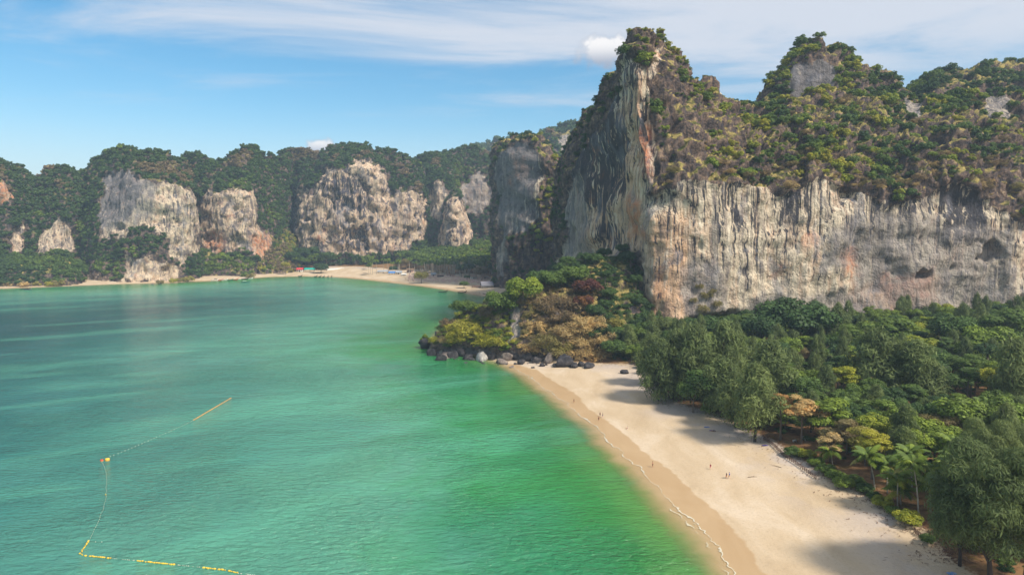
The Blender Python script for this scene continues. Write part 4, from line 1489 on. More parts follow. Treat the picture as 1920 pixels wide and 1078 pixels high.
    REG = [(lambda x, y: x < 1168, 'on the shaded left shoulder of the tower', 'shrubs of the left tower shoulder'),
           (lambda x, y: x < 1290 and y < 150, 'at the pointed tip of the tower', 'shrubs of the tower tip'),
           (lambda x, y: x < 1250, 'on the edge between the two faces of the tower', 'shrubs of the tower edge'),
           (lambda x, y: x < 1380 and y < 235, 'on the right shoulder of the tower', 'shrubs of the right tower shoulder'),
           (lambda x, y: x < 1380, 'on the crag just above the left part of the great wall', 'shrubs of the left crag'),
           (lambda x, y: x < 1480, 'on the saddle right of the tower above the great wall', 'shrubs of the saddle'),
           (lambda x, y: x < 1640, 'above the great wall below the summit with the grey face', 'shrubs below the grey faced summit'),
           (lambda x, y: x < 1770, 'above the great wall over its orange stain', 'shrubs over the orange stain'),
           (lambda x, y: True, 'above the cave at the right end of the great wall', 'shrubs over the cave')]
    pool = []
    for mi, dens in ((0, 0.115), (1, 0.12), (2, 0.10), (3, 0.085)):
        def wgt(P, N, r, mi=mi):
            n = fbm(P * 0.035 + mi * 7, 3)
            flat = smooth(N[:, 2], -0.15, 0.45)
            w = (1 - smooth(r, 0.1, 0.55)) * (0.14 + 0.86 * flat) * np.clip(0.62 + 2.4 * n, 0.03, 1.7)
            if mi == 0:
                x, y = project(P)
                w = w * np.where((x > 1395) | (x < 1170), np.where((x > 1380) & (x < 1500) & (y > 250), 0.8, np.where((x > 1690) & (y > 215), 0.85, 1.15)), 0.52)
            return w * (P[:, 2] > 6)
        P, N, rk = surface_points(MASSIFS[mi], dens, wgt)
        k = in_view(P, 90) & (facing(P, N) > -0.35)
        P, N = P[k], N[k]
        px, py = project(P)
        n1 = fbm(P * 0.03 + 50, 3)
        n2 = fbm(P * 0.055 + 90, 2)
        rr = RS.rand(len(P))
        if mi == 0:
            tint = np.where(n1 > 0.10, 0.50 + 0.14 * rr, np.where(n1 > -0.12, 0.28 + 0.26 * rr, 0.10 + 0.24 * rr))
            low = (0.5 * smooth(py, 235, 300) + 0.9 * smooth(py, 298, 325)) * (px > 1210)
            dry = (n2 + 0.32 * low + 0.25 * (rr - 0.5)) > 0.36
            tint = np.where(dry, 0.70 + 0.18 * RS.rand(len(P)), tint)
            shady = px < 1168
            tint = np.where(shady, 0.04 + 0.2 * rr, tint)  # shade of the tower's left side put into the shrub tint
        elif mi == 3:
            tint = np.where((px > 1000) & (n2 > -0.25), 0.4 + 0.24 * rr, 0.03 + 0.2 * rr)  # sunlit right and shaded left of the pillar put into the tint
        elif mi == 1:
            tint = np.where(n1 > 0.02, 0.4 + 0.2 * rr, 0.14 + 0.22 * rr)
        else:
            tint = 0.06 + 0.24 * rr + np.where(n1 > 0.25, 0.2, 0)
        r = (0.8 + 3.7 * RS.rand(len(P)) ** 3.0) * (1.15 if mi in (1, 2) else 1.0)
        dryk = tint > 0.68
        for i in range(len(P)):
            pool.append((r[i] / P[i, 1], mi, P[i], r[i], tint[i], bool(dryk[i])))
    pool.sort(key=lambda q: -q[0])
    names = ['dark green', 'mid green', 'yellow green', 'dry straw coloured']
    for s_, mi, p, r, tn, dry in pool[:235]:
        c = 3 if dry else (0 if tn < 0.22 else 1 if tn < 0.46 else 2)
        qx, qy = (float(v[0]) for v in project(p[None]))
        where, grp = labs[mi]
        if mi == 0:
            where, grp = next((b, c) for a, b, c in REG if a(qx, qy))
        o = put('shrub', RND.choice(M_TUFT if dry else M_SHRUB), (p[0], p[1], p[2] + r * 0.2), (r, r, r * RND.uniform(0.8, 1.25)), RND.uniform(0, 6), None, tn)
        tag(o, names[c] + ' shrub ' + where, 'shrub', names[c] + ' ' + grp)
    for mi in range(4):
        for dry in (False, True):
            rest = [q for q in pool[235:] if q[1] == mi and q[5] == dry]
            if not rest:
                continue
            Pm = np.array([q[2] for q in rest])
            r = np.array([q[3] for q in rest])
            srcs = SRC['near'][4:] if dry else SRC['near'][:4]
            scatter('undergrowth', ('dry straw coloured scrub ' if dry else 'green scrub ') + labs[mi][0], 'tuft' if dry else 'bush', srcs, Pm + np.c_[r * 0, r * 0, r * 0.2],
                    np.c_[r, r, r * RS.uniform(0.8, 1.25, len(r))], np.array([q[4] for q in rest]))
    # the far woods -------------------------------------------------------------------------
    src = []
    for i in range(4):
        q = gnd(540 + 9 * i, 503, 3)
        src.append(tag(put('shrub', M_FAR[i], (q[0], q[1], 6), 5, i, None, 0.1), 'dark rounded shrub ' + ('leftmost', 'second from the left', 'third from the left', 'rightmost')[i] + ' left of the red roof on the far beach', 'shrub', 'dark shrubs at the left end of the far beach'))
    SRC['far'] = src
    for mi in range(4, head):
        Y = np.median(MASSIFS[mi]['G'][..., 1])
        big = Y > 1400
        def wgt(P, N, r):
            n = fbm(P * 0.02 + 3, 3)
            return (1 - smooth(r, 0.05, 0.35)) * np.clip(0.9 + 0.9 * n, 0.2, 1.4) * (P[:, 2] > 3)
        P, N, rk = surface_points(MASSIFS[mi], 0.012 if big else 0.06, wgt)
        k = in_view(P, 60) & (facing(P, N) > -0.35)
        P = P[k]
        n1 = fbm(P * 0.018 + 70, 3)
        rr = RS.rand(len(P))
        tint = np.where(n1 > 0.30, 0.70 + 0.1 * rr, np.where(n1 < -0.24, 0.24 + 0.2 * rr, 0.0 + 0.22 * rr))
        if 'tint' in MASSIFS[mi]:
            lo, hi = MASSIFS[mi]['tint']
            tint = lo + (hi - lo) * smooth(n1 + 0.6 * (rr - 0.5), -0.4, 0.45)
        r = (1.8 + 2.6 * rr ** 1.5) * (2.2 if big else 1)
        scatter('woodland', 'dense wood covering the ' + MASSIFS[mi]['obj']['label'].split(' with ')[0].split(' showing')[0], 'far', src, P + np.c_[r * 0, r * 0, r * 0.3], np.c_[r, r, r * RS.uniform(0.9, 1.4, len(r))], tint)


build_cliff_plants()
# ------------------------------------------------------------------ the wood behind the near beach
TREES = []     # (x, y, clearance)


def far_enough(x, y, d):
    return all((x - a) ** 2 + (y - b) ** 2 > (0.5 * (d + c)) ** 2 for a, b, c in TREES)


def plant_at(px, py, top, rpx, kind, tint, label, cat, nm='tree', group=None, clear=None, drop=0.0):
    g = gnd(px, py, 2.6)
    z = ground_z(g[0], g[1])
    g = gnd(px, py, z)
    h = at(px, top, g[1])[2] - z
    r = rpx / F * g[1]
    TREES.append((g[0], g[1], clear or r * 1.3))
    return tree(nm, kind, (g[0], g[1], z - 0.2), h, r, tint, label, cat, group, drop)


def palm_near(px, py, cx, cy, label, n=14, tint=0.40, L=4.6):
    """coconut palm > trunk, frond, frond ... (foot at px, py; crown centre at cx, cy)"""
    g = gnd(px, py, 2.6)
    z = ground_z(g[0], g[1])
    g = gnd(px, py, z)
    c = at(cx, cy, g[1])
    root = thing('coconut_palm', label, 'palm', (g[0], g[1], z - 0.2), 0)
    dx, h = c[0] - g[0], c[2] - z
    TREES.append((g[0], g[1], 3.0))
    me = tubes_mesh('trunk', [[(dx * u * u, 0.25 * math.sin(u * 3), h * u - 0.3 * (u == 0), 0.17 * (1.5 if u == 0 else 1.15 - 0.45 * u)) for u in (0, .08, .3, .55, .8, 1)]], BARK_PALE, 7)
    link('trunk', me, root)
    n += 3
    for k in range(n):
        o = put('frond', RND.choice(M_FROND), (dx, 0, h), (L * RND.uniform(0.85, 1.15), L * 1.25, L), k * 2.399 + RND.uniform(-.3, .3), root, tint + RND.uniform(-0.06, 0.1) + (0.22 if k > n - 3 else 0))
        o.rotation_euler[1] = math.radians(-26 + 70 * k / n)


def build_forest():
    P = plant_at
    P(1236, 752, 640, 44, 'pine', 0.20, 'dark feathery casuarina leaning out over the sand at the far end of the wood', 'tree', drop=-0.08)
    P(1262, 748, 622, 46, 'pine', 0.24, 'tall grey green casuarina behind the one leaning over the sand', 'tree', drop=-0.06)
    P(1302, 752, 612, 52, 'pine', 0.27, 'broad olive casuarina left of the small bright green bush', 'tree', drop=-0.05)
    P(1222, 722, 628, 36, 'pine', 0.30, 'casuarina standing nearest the boulder on the sand', 'tree')
    P(1330, 776, 688, 44, 'broad', 0.22, 'dense dark tree reaching to the sand with a bright bush before it', 'tree')
    P(1300, 774, 712, 30, 'broad', 0.30, 'low olive tree drooping on the sand beside the towels', 'tree')
    P(1352, 782, 672, 46, 'pine', 0.25, 'casuarina behind the two towels', 'tree')
    P(1414, 828, 686, 56, 'pine', 0.34, 'big olive casuarina with a bare dark trunk at the upper end of the fence', 'tree', drop=0.1)
    P(1378, 802, 700, 40, 'pine', 0.31, 'drooping casuarina left of the bare dark trunk', 'tree')
    P(1360, 745, 606, 52, 'pine', 0.28, 'tall casuarina in the second row below the overhang of the wall', 'tree')
    P(1440, 770, 640, 55, 'pine', 0.27, 'tall feathery casuarina behind the orange almond trees', 'tree')
    P(1463, 824, 734, 24, 'layer', 0.925, 'small yellow and orange sea almond tree beside the bare dark trunk', 'tree')
    P(1502, 832, 738, 40, 'layer', 0.895, 'rusty orange sea almond tree left of the bright green one', 'tree')
    P(1552, 832, 746, 48, 'layer', 0.47, 'bright green spreading tree between two rusty orange ones', 'tree')
    P(1588, 852, 778, 46, 'layer', 0.745, 'thin golden brown tree above the low hedge', 'tree')
    P(1622, 872, 800, 44, 'layer', 0.66, 'olive gold spreading tree over the palms', 'tree')
    P(1556, 866, 812, 28, 'layer', 0.86, 'small golden tree right of the clearing under the trees', 'tree')
    P(1634, 898, 806, 34, 'layer', 0.60, 'yellowish tree with a thick black trunk behind the palms', 'tree')
    P(1692, 850, 766, 42, 'layer', 0.45, 'fresh green spreading tree above the palms', 'tree')
    P(1760, 855, 772, 46, 'bare', 0.74, 'pale grey nearly leafless tree in the middle of the wood', 'tree')
    P(1800, 850, 742, 48, 'broad', 0.42, 'bright green leafy tree right of the grey leafless one', 'tree')
    P(1870, 850, 745, 60, 'broad', 0.40, 'large bright green leafy tree at the right edge of the wood', 'tree')
    P(1640, 760, 620, 58, 'pine', 0.26, 'tall slender casuarina in the middle of the wood', 'tree')
    P(1712, 770, 640, 60, 'pine', 0.29, 'tall olive casuarina rising right of the middle of the wood', 'tree')
    P(1898, 790, 640, 58, 'pine', 0.33, 'greyish casuarina at the right edge of the wood', 'tree')
    P(1490, 668, 553, 60, 'broad', 0.13, 'huge dark green tree standing up against the great wall', 'tree')
    P(1432, 672, 588, 40, 'broad', 0.10, 'dark tree at the wall foot left of the huge one', 'tree')
    P(1566, 668, 578, 34, 'pine', 0.22, 'pointed casuarina at the wall foot right of the huge dark tree', 'tree')
    P(1600, 680, 598, 52, 'layer', 0.38, 'fresh green layered tree at the foot of the great wall', 'tree')
    P(1680, 676, 594, 52, 'layer', 0.36, 'wide green layered tree below the orange stain of the wall', 'tree')
    P(1850, 690, 606, 50, 'broad', 0.44, 'rounded yellow green tree before the right end of the wall', 'tree')
    P(1780, 680, 586, 44, 'broad', 0.2, 'dark rounded tree below the cave in the wall', 'tree')
    P(1880, 672, 580, 56, 'layer', 0.3, 'tall green tree against the right end of the wall', 'tree')
    P(1340, 660, 588, 36, 'broad', 0.14, 'dark tree in front of the overhang at the wall foot', 'tree')
    P(1248, 660, 596, 36, 'pine', 0.34, 'pale feathery tree at the left corner of the great wall', 'tree')
    P(1560, 748, 655, 44, 'bare', None, 'grey leafless tree among the green crowns of the wood', 'tree')
    # the nearest trees at the lower right
    P(1856, 1112, 826, 108, 'bigpine', 0.20, 'large dark casuarina filling the lower right corner', 'tree', drop=-0.04)
    P(1920, 1085, 858, 80, 'bigpine', 0.22, 'dark casuarina behind the largest one in the lower right corner', 'tree')
    P(1800, 1062, 900, 54, 'bigpine', 0.18, 'smaller dark casuarina on the beach side of the largest one', 'tree', drop=-0.08)
    P(1842, 985, 785, 58, 'bigpine', 0.30, 'olive casuarina standing behind the dark ones of the corner', 'tree')
    P(1915, 960, 790, 64, 'bigpine', 0.27, 'grey green casuarina at the right edge above the dark corner trees', 'tree')
    # coconut palms
    for a in ((1640, 916, 1627, 852, 'coconut palm with a leaning trunk furthest left of the palm group', 15), (1664, 924, 1664, 866, 'slim coconut palm second in the palm group by the hedge', 14),
              (1683, 952, 1684, 893, 'coconut palm in the middle of the group beside a smaller one', 14), (1722, 964, 1712, 868, 'tallest coconut palm with a long bare grey trunk at the clearing', 15),
              (1689, 946, 1690, 916, 'short young coconut palm between two tall trunks', 11), (1710, 915, 1706, 846, 'coconut palm at the back of the palm group', 13),
              (1784, 905, 1786, 828, 'coconut palm with yellowing fronds among the dark trees', 13), (1792, 930, 1788, 862, 'coconut palm with bent pale fronds left of the olive casuarina', 12),
              (1745, 958, 1743, 905, 'coconut palm at the right side of the bare clearing', 13), (1561, 870, 1558, 843, 'small dark coconut palm behind the hedge', 12),
              (1752, 925, 1748, 880, 'low coconut palm behind the clearing', 12), (1460, 770, 1478, 716, 'coconut palm poking out behind the orange almond trees', 11)):
        palm_near(*a)
    # low shrubs along the top of the beach
    for px, py, rp, tint, lab in ((1486, 852, 17, 0.17, 'dark green shrub at the upper end of the hedge by the fence'), (1510, 857, 18, 0.50, 'bright green shrub in the upper part of the hedge'),
                                  (1530, 872, 16, 0.34, 'green shrub below the bright one in the upper hedge'), (1548, 886, 18, 0.28, 'mid green shrub in the middle of the hedge'),
                                  (1568, 898, 18, 0.36, 'leafy shrub before the bare ground of the clearing'), (1582, 912, 20, 0.40, 'fresh green shrub where the hedge meets the sand'),
                                  (1604, 906, 17, 0.24, 'darker shrub behind the fresh green one on the sand'), (1622, 922, 17, 0.16, 'dark shrub at the lower end of the hedge'),
                                  (1638, 934, 14, 0.12, 'small dark shrub between the hedge and the bright round one'), (1654, 948, 20, 0.50, 'bright green round shrub below the palm trunks'),
                                  (1676, 964, 16, 0.30, 'low green shrub between the two brightest ones'), (1702, 980, 27, 0.52, 'largest yellow green shrub on the edge of the sand'),
                                  (1326, 772, 13, 0.45, 'small bright green bush on the sand before the dark trees'), (1738, 1015, 15, 0.2, 'dark low shrub below the largest bright one'),
                                  (1205, 690, 14, 0.4, 'light green bush beside the boulder at the far end of the sand')):
        g = gnd(px, py, 2.6)
        r = rp / F * g[1]
        o = put('shrub', RND.choice(M_BROAD), (g[0], g[1], 2.6 + r * 0.35), (r, r, r * 0.85), RND.uniform(0, 6), None, min(0.56, tint + 0.06))
        tag(o, lab, 'shrub')
        TREES.append((g[0], g[1], r * 1.5))
    # everything else in the wood
    fo = np.array(FOREST)
    tries = RS.uniform([40, 120], [330, 418], (26000, 2))
    keep = (sdist(tries, fo) > 3.5)
    tries = tries[keep]
    px, py = project(np.c_[tries, np.full(len(tries), 9.0)])
    k = (px < 2010) & (px > 1150) & (py < 1120)
    clear = [tuple(gnd(a, b, 2.6)[:2]) for a, b in ((1500, 838), (1590, 885), (1610, 895), (1722, 990), (1745, 1000), (1700, 945), (1670, 930), (1480, 832), (1735, 975), (1540, 842))]
    cand = []
    for (x, y), qx, qy in zip(tries[k], px[k], py[k]):
        if any((x - a) ** 2 + (y - b) ** 2 < (5.5 if b < 215 else 4) ** 2 for a, b in clear):
            continue
        if far_enough(x, y, 7.1):
            cand.append((x, y, qx))
            TREES.append((x, y, 7.1))
    cand.sort(key=lambda q: q[1])
    print('forest', len(cand))
    rest = {'broad': [], 'layer': [], 'pine': []}
    for n_, (x, y, qx) in enumerate(cand):
        u = RND.random()
        n = float(fbm(np.array([[x * 0.03, y * 0.03, 3.0]]), 2)[0])
        edge = sdist(np.array([[x, y]]), fo)[0]
        if qx < 1470 and y < 345:
            kind = 'pine' if u < 0.62 else 'broad'
        else:
            kind = 'broad' if u < 0.42 else 'layer' if u < 0.74 else 'pine' if u < 0.93 else 'bare' if u < 0.965 else 'palm'
        if n_ >= 195 and kind in ('bare', 'palm'):
            kind = 'broad'
        r = RND.uniform(4.0, 6.4)
        h = RND.uniform(11, 17) if kind != 'pine' else RND.uniform(15, 21)
        h *= 0.8 if y < 230 else 1.0
        h *= 1.0 if edge > 14 else 0.75
        tint = min(0.56, max(0.05, 0.31 + 0.35 * n + RND.gauss(0, 0.11)))
        if kind == 'pine':
            tint = min(0.40, max(0.16, 0.28 + RND.gauss(0, 0.05)))
            r *= 0.85
        if kind == 'bare':
            tint = None if RND.random() < 0.5 else 0.74
        if kind == 'palm':
            h, r, tint = RND.uniform(9, 13), 4.0, 0.36
        z = ground_z(x, y) - 0.2
        if n_ >= 195:
            if kind == 'pine':
                rest[kind].append((x, y, z + h * 0.53, r * 1.25, h * 0.47, tint))
            else:
                rest[kind].append((x, y, z + h - r * 0.7, r, r * 0.95, tint))
            continue
        tone = '' if tint is None else 'dark ' if tint < 0.17 else 'bright ' if tint > 0.38 else ''
        look = {'broad': 'rounded tree', 'layer': 'layered tree', 'pine': 'feathery casuarina', 'bare': 'grey thin leaved tree', 'palm': 'coconut palm'}[kind]
        row = 'close under the wall' if y > 365 else 'deep in the wood' if y > 310 else 'in the middle of the wood' if y > 245 else 'in the near wood'
        side = 'left of the huge dark tree' if qx < 1450 else 'below the orange stain' if qx < 1700 else 'towards its right end'
        lab = f'{tone}green {look} {row} {side}' if kind != 'bare' else f'{look} {row} {side}'
        tree('coconut_palm' if kind == 'palm' else 'tree', kind, (x, y, z), h, r, tint, lab, 'palm' if kind == 'palm' else 'tree', lab.replace('tree ', 'trees '))
    for kd, ms in (('broad', M_BROAD), ('layer', M_LAYER), ('pine', M_PINE)):
        src = {}
        for o in COL.objects:
            if o.data in ms and o.data.name not in src:
                src[o.data.name] = o
        q = np.array(rest[kd])
        if len(q):
            scatter('woodland', {'broad': 'closed canopy of rounded crowns', 'layer': 'closed canopy of layered crowns', 'pine': 'feathery crowns in the canopy'}[kd] + ' filling the wood up to the great wall', kd, list(src.values()), q[:, :3], np.c_[q[:, 3], q[:, 3], q[:, 4]], q[:, 5])
    # undergrowth under the trees
    t2 = RS.uniform([40, 125], [330, 415], (4200, 2))
    s2 = sdist(t2, fo)
    px, py = project(np.c_[t2, np.full(len(t2), 4.0)])
    k = (s2 > 6) & (px < 1990)
    for a, b in clear:
        k &= (t2[:, 0] - a) ** 2 + (t2[:, 1] - b) ** 2 > 7.5 ** 2
    t2 = t2[k]
    z = beach_height(t2)[0]
    r = RS.uniform(0.8, 2.0, len(t2))
    scatter('undergrowth', 'dark undergrowth below the trees behind the beach', 'bush', SRC['near'][:4], np.c_[t2, z + r * 0.3], np.c_[r, r, r * 0.8], RS.uniform(0.04, 0.3, len(t2)))


def build_far_shore_plants():
    # palms of the grove behind the far beach
    poly = [tuple(gnd(a, b, 5)[:2]) for a, b in ((556, 507), (610, 503), (660, 500), (728, 498), (760, 504), (800, 511), (850, 515), (905, 516), (938, 517))] + [(0, 1000), (-20, 1190), (-330, 1160), (-390, 1090)]
    c = RS.uniform([-420, 780], [10, 1190], (30000, 2))
    c = c[sdist(c, poly) > 0]
    pts = []
    for x, y in c:
        if all((x - a) ** 2 + (y - b) ** 2 > 5.2 ** 2 for a, b in pts):
            pts.append((x, y))
        if len(pts) > 1500:
            break
    for _ in range(46):
        qx = RND.uniform(690, 935)
        g = gnd(qx, RND.uniform(502, 514) + max(0, (qx - 760) * 0.06), 4)
        pts.append((g[0], g[1]))
    pts.sort(key=lambda q: q[1])
    rest = []
    for i, (x, y) in enumerate(pts):
        z = float(beach_height(np.array([[x, y]]))[0][0])
        h = RND.uniform(13, 22)
        if i < 285:
            qx = project(np.array([[x, y, z]]))[0][0]
            where = 'behind the red roof' if qx < 640 else 'behind the blue tarpaulin' if qx < 770 else 'behind the rubble of the huts' if qx < 860 else 'beside the dark pillar'
            tree('coconut_palm', 'palm', (x, y, z - 0.3), h, RND.uniform(4.6, 6.2), RND.uniform(0.22, 0.5), 'tall thin coconut palm of the far grove ' + where, 'palm', 'coconut palms of the far grove ' + where)
        else:
            rest.append((x, y, z + h, RND.uniform(4.2, 5.6)))
    src = [o for o in COL.objects if o.name.startswith('crown') and o.data in M_PALM][:8]
    rest = np.array(rest)
    scatter('palm_grove', 'mass of coconut palm crowns filling the grove up to the cliffs', 'palm', src, rest[:, :3], np.c_[rest[:, 3], rest[:, 3], rest[:, 3]], RS.uniform(0.2, 0.48, len(rest)))
    # broad trees
    for px, py, top, rp, tint, lab in ((566, 505, 462, 16, 0.06, 'dark tree behind the red roofed hut'), (590, 503, 458, 18, 0.10, 'tall dark tree behind the teal roof'), (548, 508, 470, 15, 0.08, 'dark tree left of the red roofed hut'),
                                       (612, 507, 470, 15, 0.14, 'pale green tree right of the teal roof'), (602, 510, 492, 14, 0.07, 'low dark tree before the white wall'), (634, 500, 468, 14, 0.2, 'tree at the left end of the white wall'),
                                       (880, 522, 492, 12, 0.04, 'dark narrow tree among the rubble of the huts'), (876, 532, 515, 6, 0.05, 'small dark bush tree on the far sand'), (902, 525, 500, 13, 0.76, 'brown thin tree over the dark hut'),
                                       (926, 522, 492, 14, 0.05, 'dark tree next to the pillar foot'), (738, 507, 498, 9, 0.06, 'dark round tree beside the blue tarpaulin'), (762, 508, 484, 10, 0.73, 'pale brown thin tree beside the shelters'),
                                       (790, 527, 508, 14, 0.66, 'pale olive bush tree at the edge of the far sand'), (870, 536, 526, 9, 0.3, 'green bush tree before the dark hut'), (865, 520, 496, 10, 0.09, 'dark tree left of the narrow one'),
                                       (536, 512, 490, 9, 0.62, 'dry yellowish tree at the left end of the far beach')):
        g = gnd(px, py, 3.5)
        tree('tree', 'broad', (g[0], g[1], 2.5), at(px, top, g[1])[2] - 2.5, rp / F * g[1], tint, lab + ' far across the bay', 'tree')
    # green and golden bushes at the foot of the left hills
    k = 0
    for px, py, rp, tint in ((480, 503, 12, 0.88), (490, 500, 9, 0.87), (470, 515, 9, 0.7), (458, 514, 8, 0.36), (20, 530, 11, 0.86), (45, 531, 10, 0.87), (70, 530, 9, 0.66), (5, 531, 8, 0.87), (110, 528, 12, 0.7), (95, 530, 9, 0.62),
                             (355, 521, 10, 0.66), (340, 524, 8, 0.7), (325, 525, 8, 0.62), (300, 528, 7, 0.73)):
        g = gnd(px, py + rp * 0.5, 1.5)
        o = put('shrub', RND.choice(M_SHRUB), (g[0], g[1], 2.5), rp / F * g[1], RND.uniform(0, 6), None, tint)
        hue = 'golden dry' if tint > 0.8 else 'brownish' if tint > 0.68 else 'olive' if tint > 0.5 else 'green'
        wh = 'at the water edge below the left hill' if px < 150 else 'at the foot of the headland cliff' if px < 380 else 'between the tan cliff and the far beach'
        tag(o, f'{hue} bush {wh}', 'shrub', f'{hue} bushes {wh}')


build_forest()
build_far_shore_plants()
# ------------------------------------------------------------------ small things
def box_v(x0, x1, y0, y1, z0, z1):
    V = [(x0, y0, z0), (x1, y0, z0), (x1, y1, z0), (x0, y1, z0), (x0, y0, z1), (x1, y0, z1), (x1, y1, z1), (x0, y1, z1)]
    Q = [(0, 3, 2, 1), (4, 5, 6, 7), (0, 1, 5, 4), (1, 2, 6, 5), (2, 3, 7, 6), (3, 0, 4, 7)]
    return V, Q


def boxes(name, bs, mat, parent=None):
    V, Q = [], []
    for b in bs:
        v, q = box_v(*b)
        n = len(V)
        V += v
        Q += [tuple(i + n for i in f) for f in q]
    return link(name, mesh_np(name, V, Q, mat), parent)


def poly_obj(name, V, Fs, mat, parent=None, smooth_=False):
    me = bpy.data.meshes.new(name)
    me.from_pydata([tuple(map(float, v)) for v in V], [], [tuple(f) for f in Fs])
    if smooth_:
        for p in me.polygons:
            p.use_smooth = True
    me.materials.append(mat)
    me.update()
    return link(name, me, parent)


def blob_mesh(name, seed, mat, sub=16, rough=0.35, flat=0.8):
    """angular boulder"""
    r = np.random.RandomState(seed)
    V, Fq = [], []
    nu, nv = sub, sub // 2
    for j in range(nv + 1):
        for i in range(nu):
            a, b = 2 * math.pi * i / nu, math.pi * j / nv
            V.append((math.cos(a) * math.sin(b), math.sin(a) * math.sin(b), math.cos(b)))
    V = np.array(V)
    planes = unit(r.normal(size=(13, 3)))
    off = 0.42 + 0.3 * r.rand(13)
    for n, o in zip(planes, off):
        dd = V @ n
        V = np.where((dd > o)[:, None], V - (dd - o)[:, None] * n, V)
    V = V * (1 + rough * 0.6 * fbm(V * 2.6 + seed, 3))[:, None]
    V[:, 2] *= flat
    for j in range(nv):
        for i in range(nu):
            Fq.append((j * nu + i, (j + 1) * nu + i, (j + 1) * nu + (i + 1) % nu, j * nu + (i + 1) % nu))
    return mesh_np(name, V, Fq, mat, False)


def make_boulder_material(name, c0, c1, c2):
    m, t, p = mat_new(name)
    co = t.new('ShaderNodeTexCoord').outputs['Object']
    n = t.noise(co, 2.2, 5, 0.65, 0.4)
    t.put(p.inputs['Base Color'], t.ramp(n, [(0.3, c0), (0.5, c1), (0.72, c2)]))
    p.inputs['Roughness'].default_value = 0.9
    t.put(p.inputs['Normal'], t.bump(n, 0.8, 0.25))
    return m


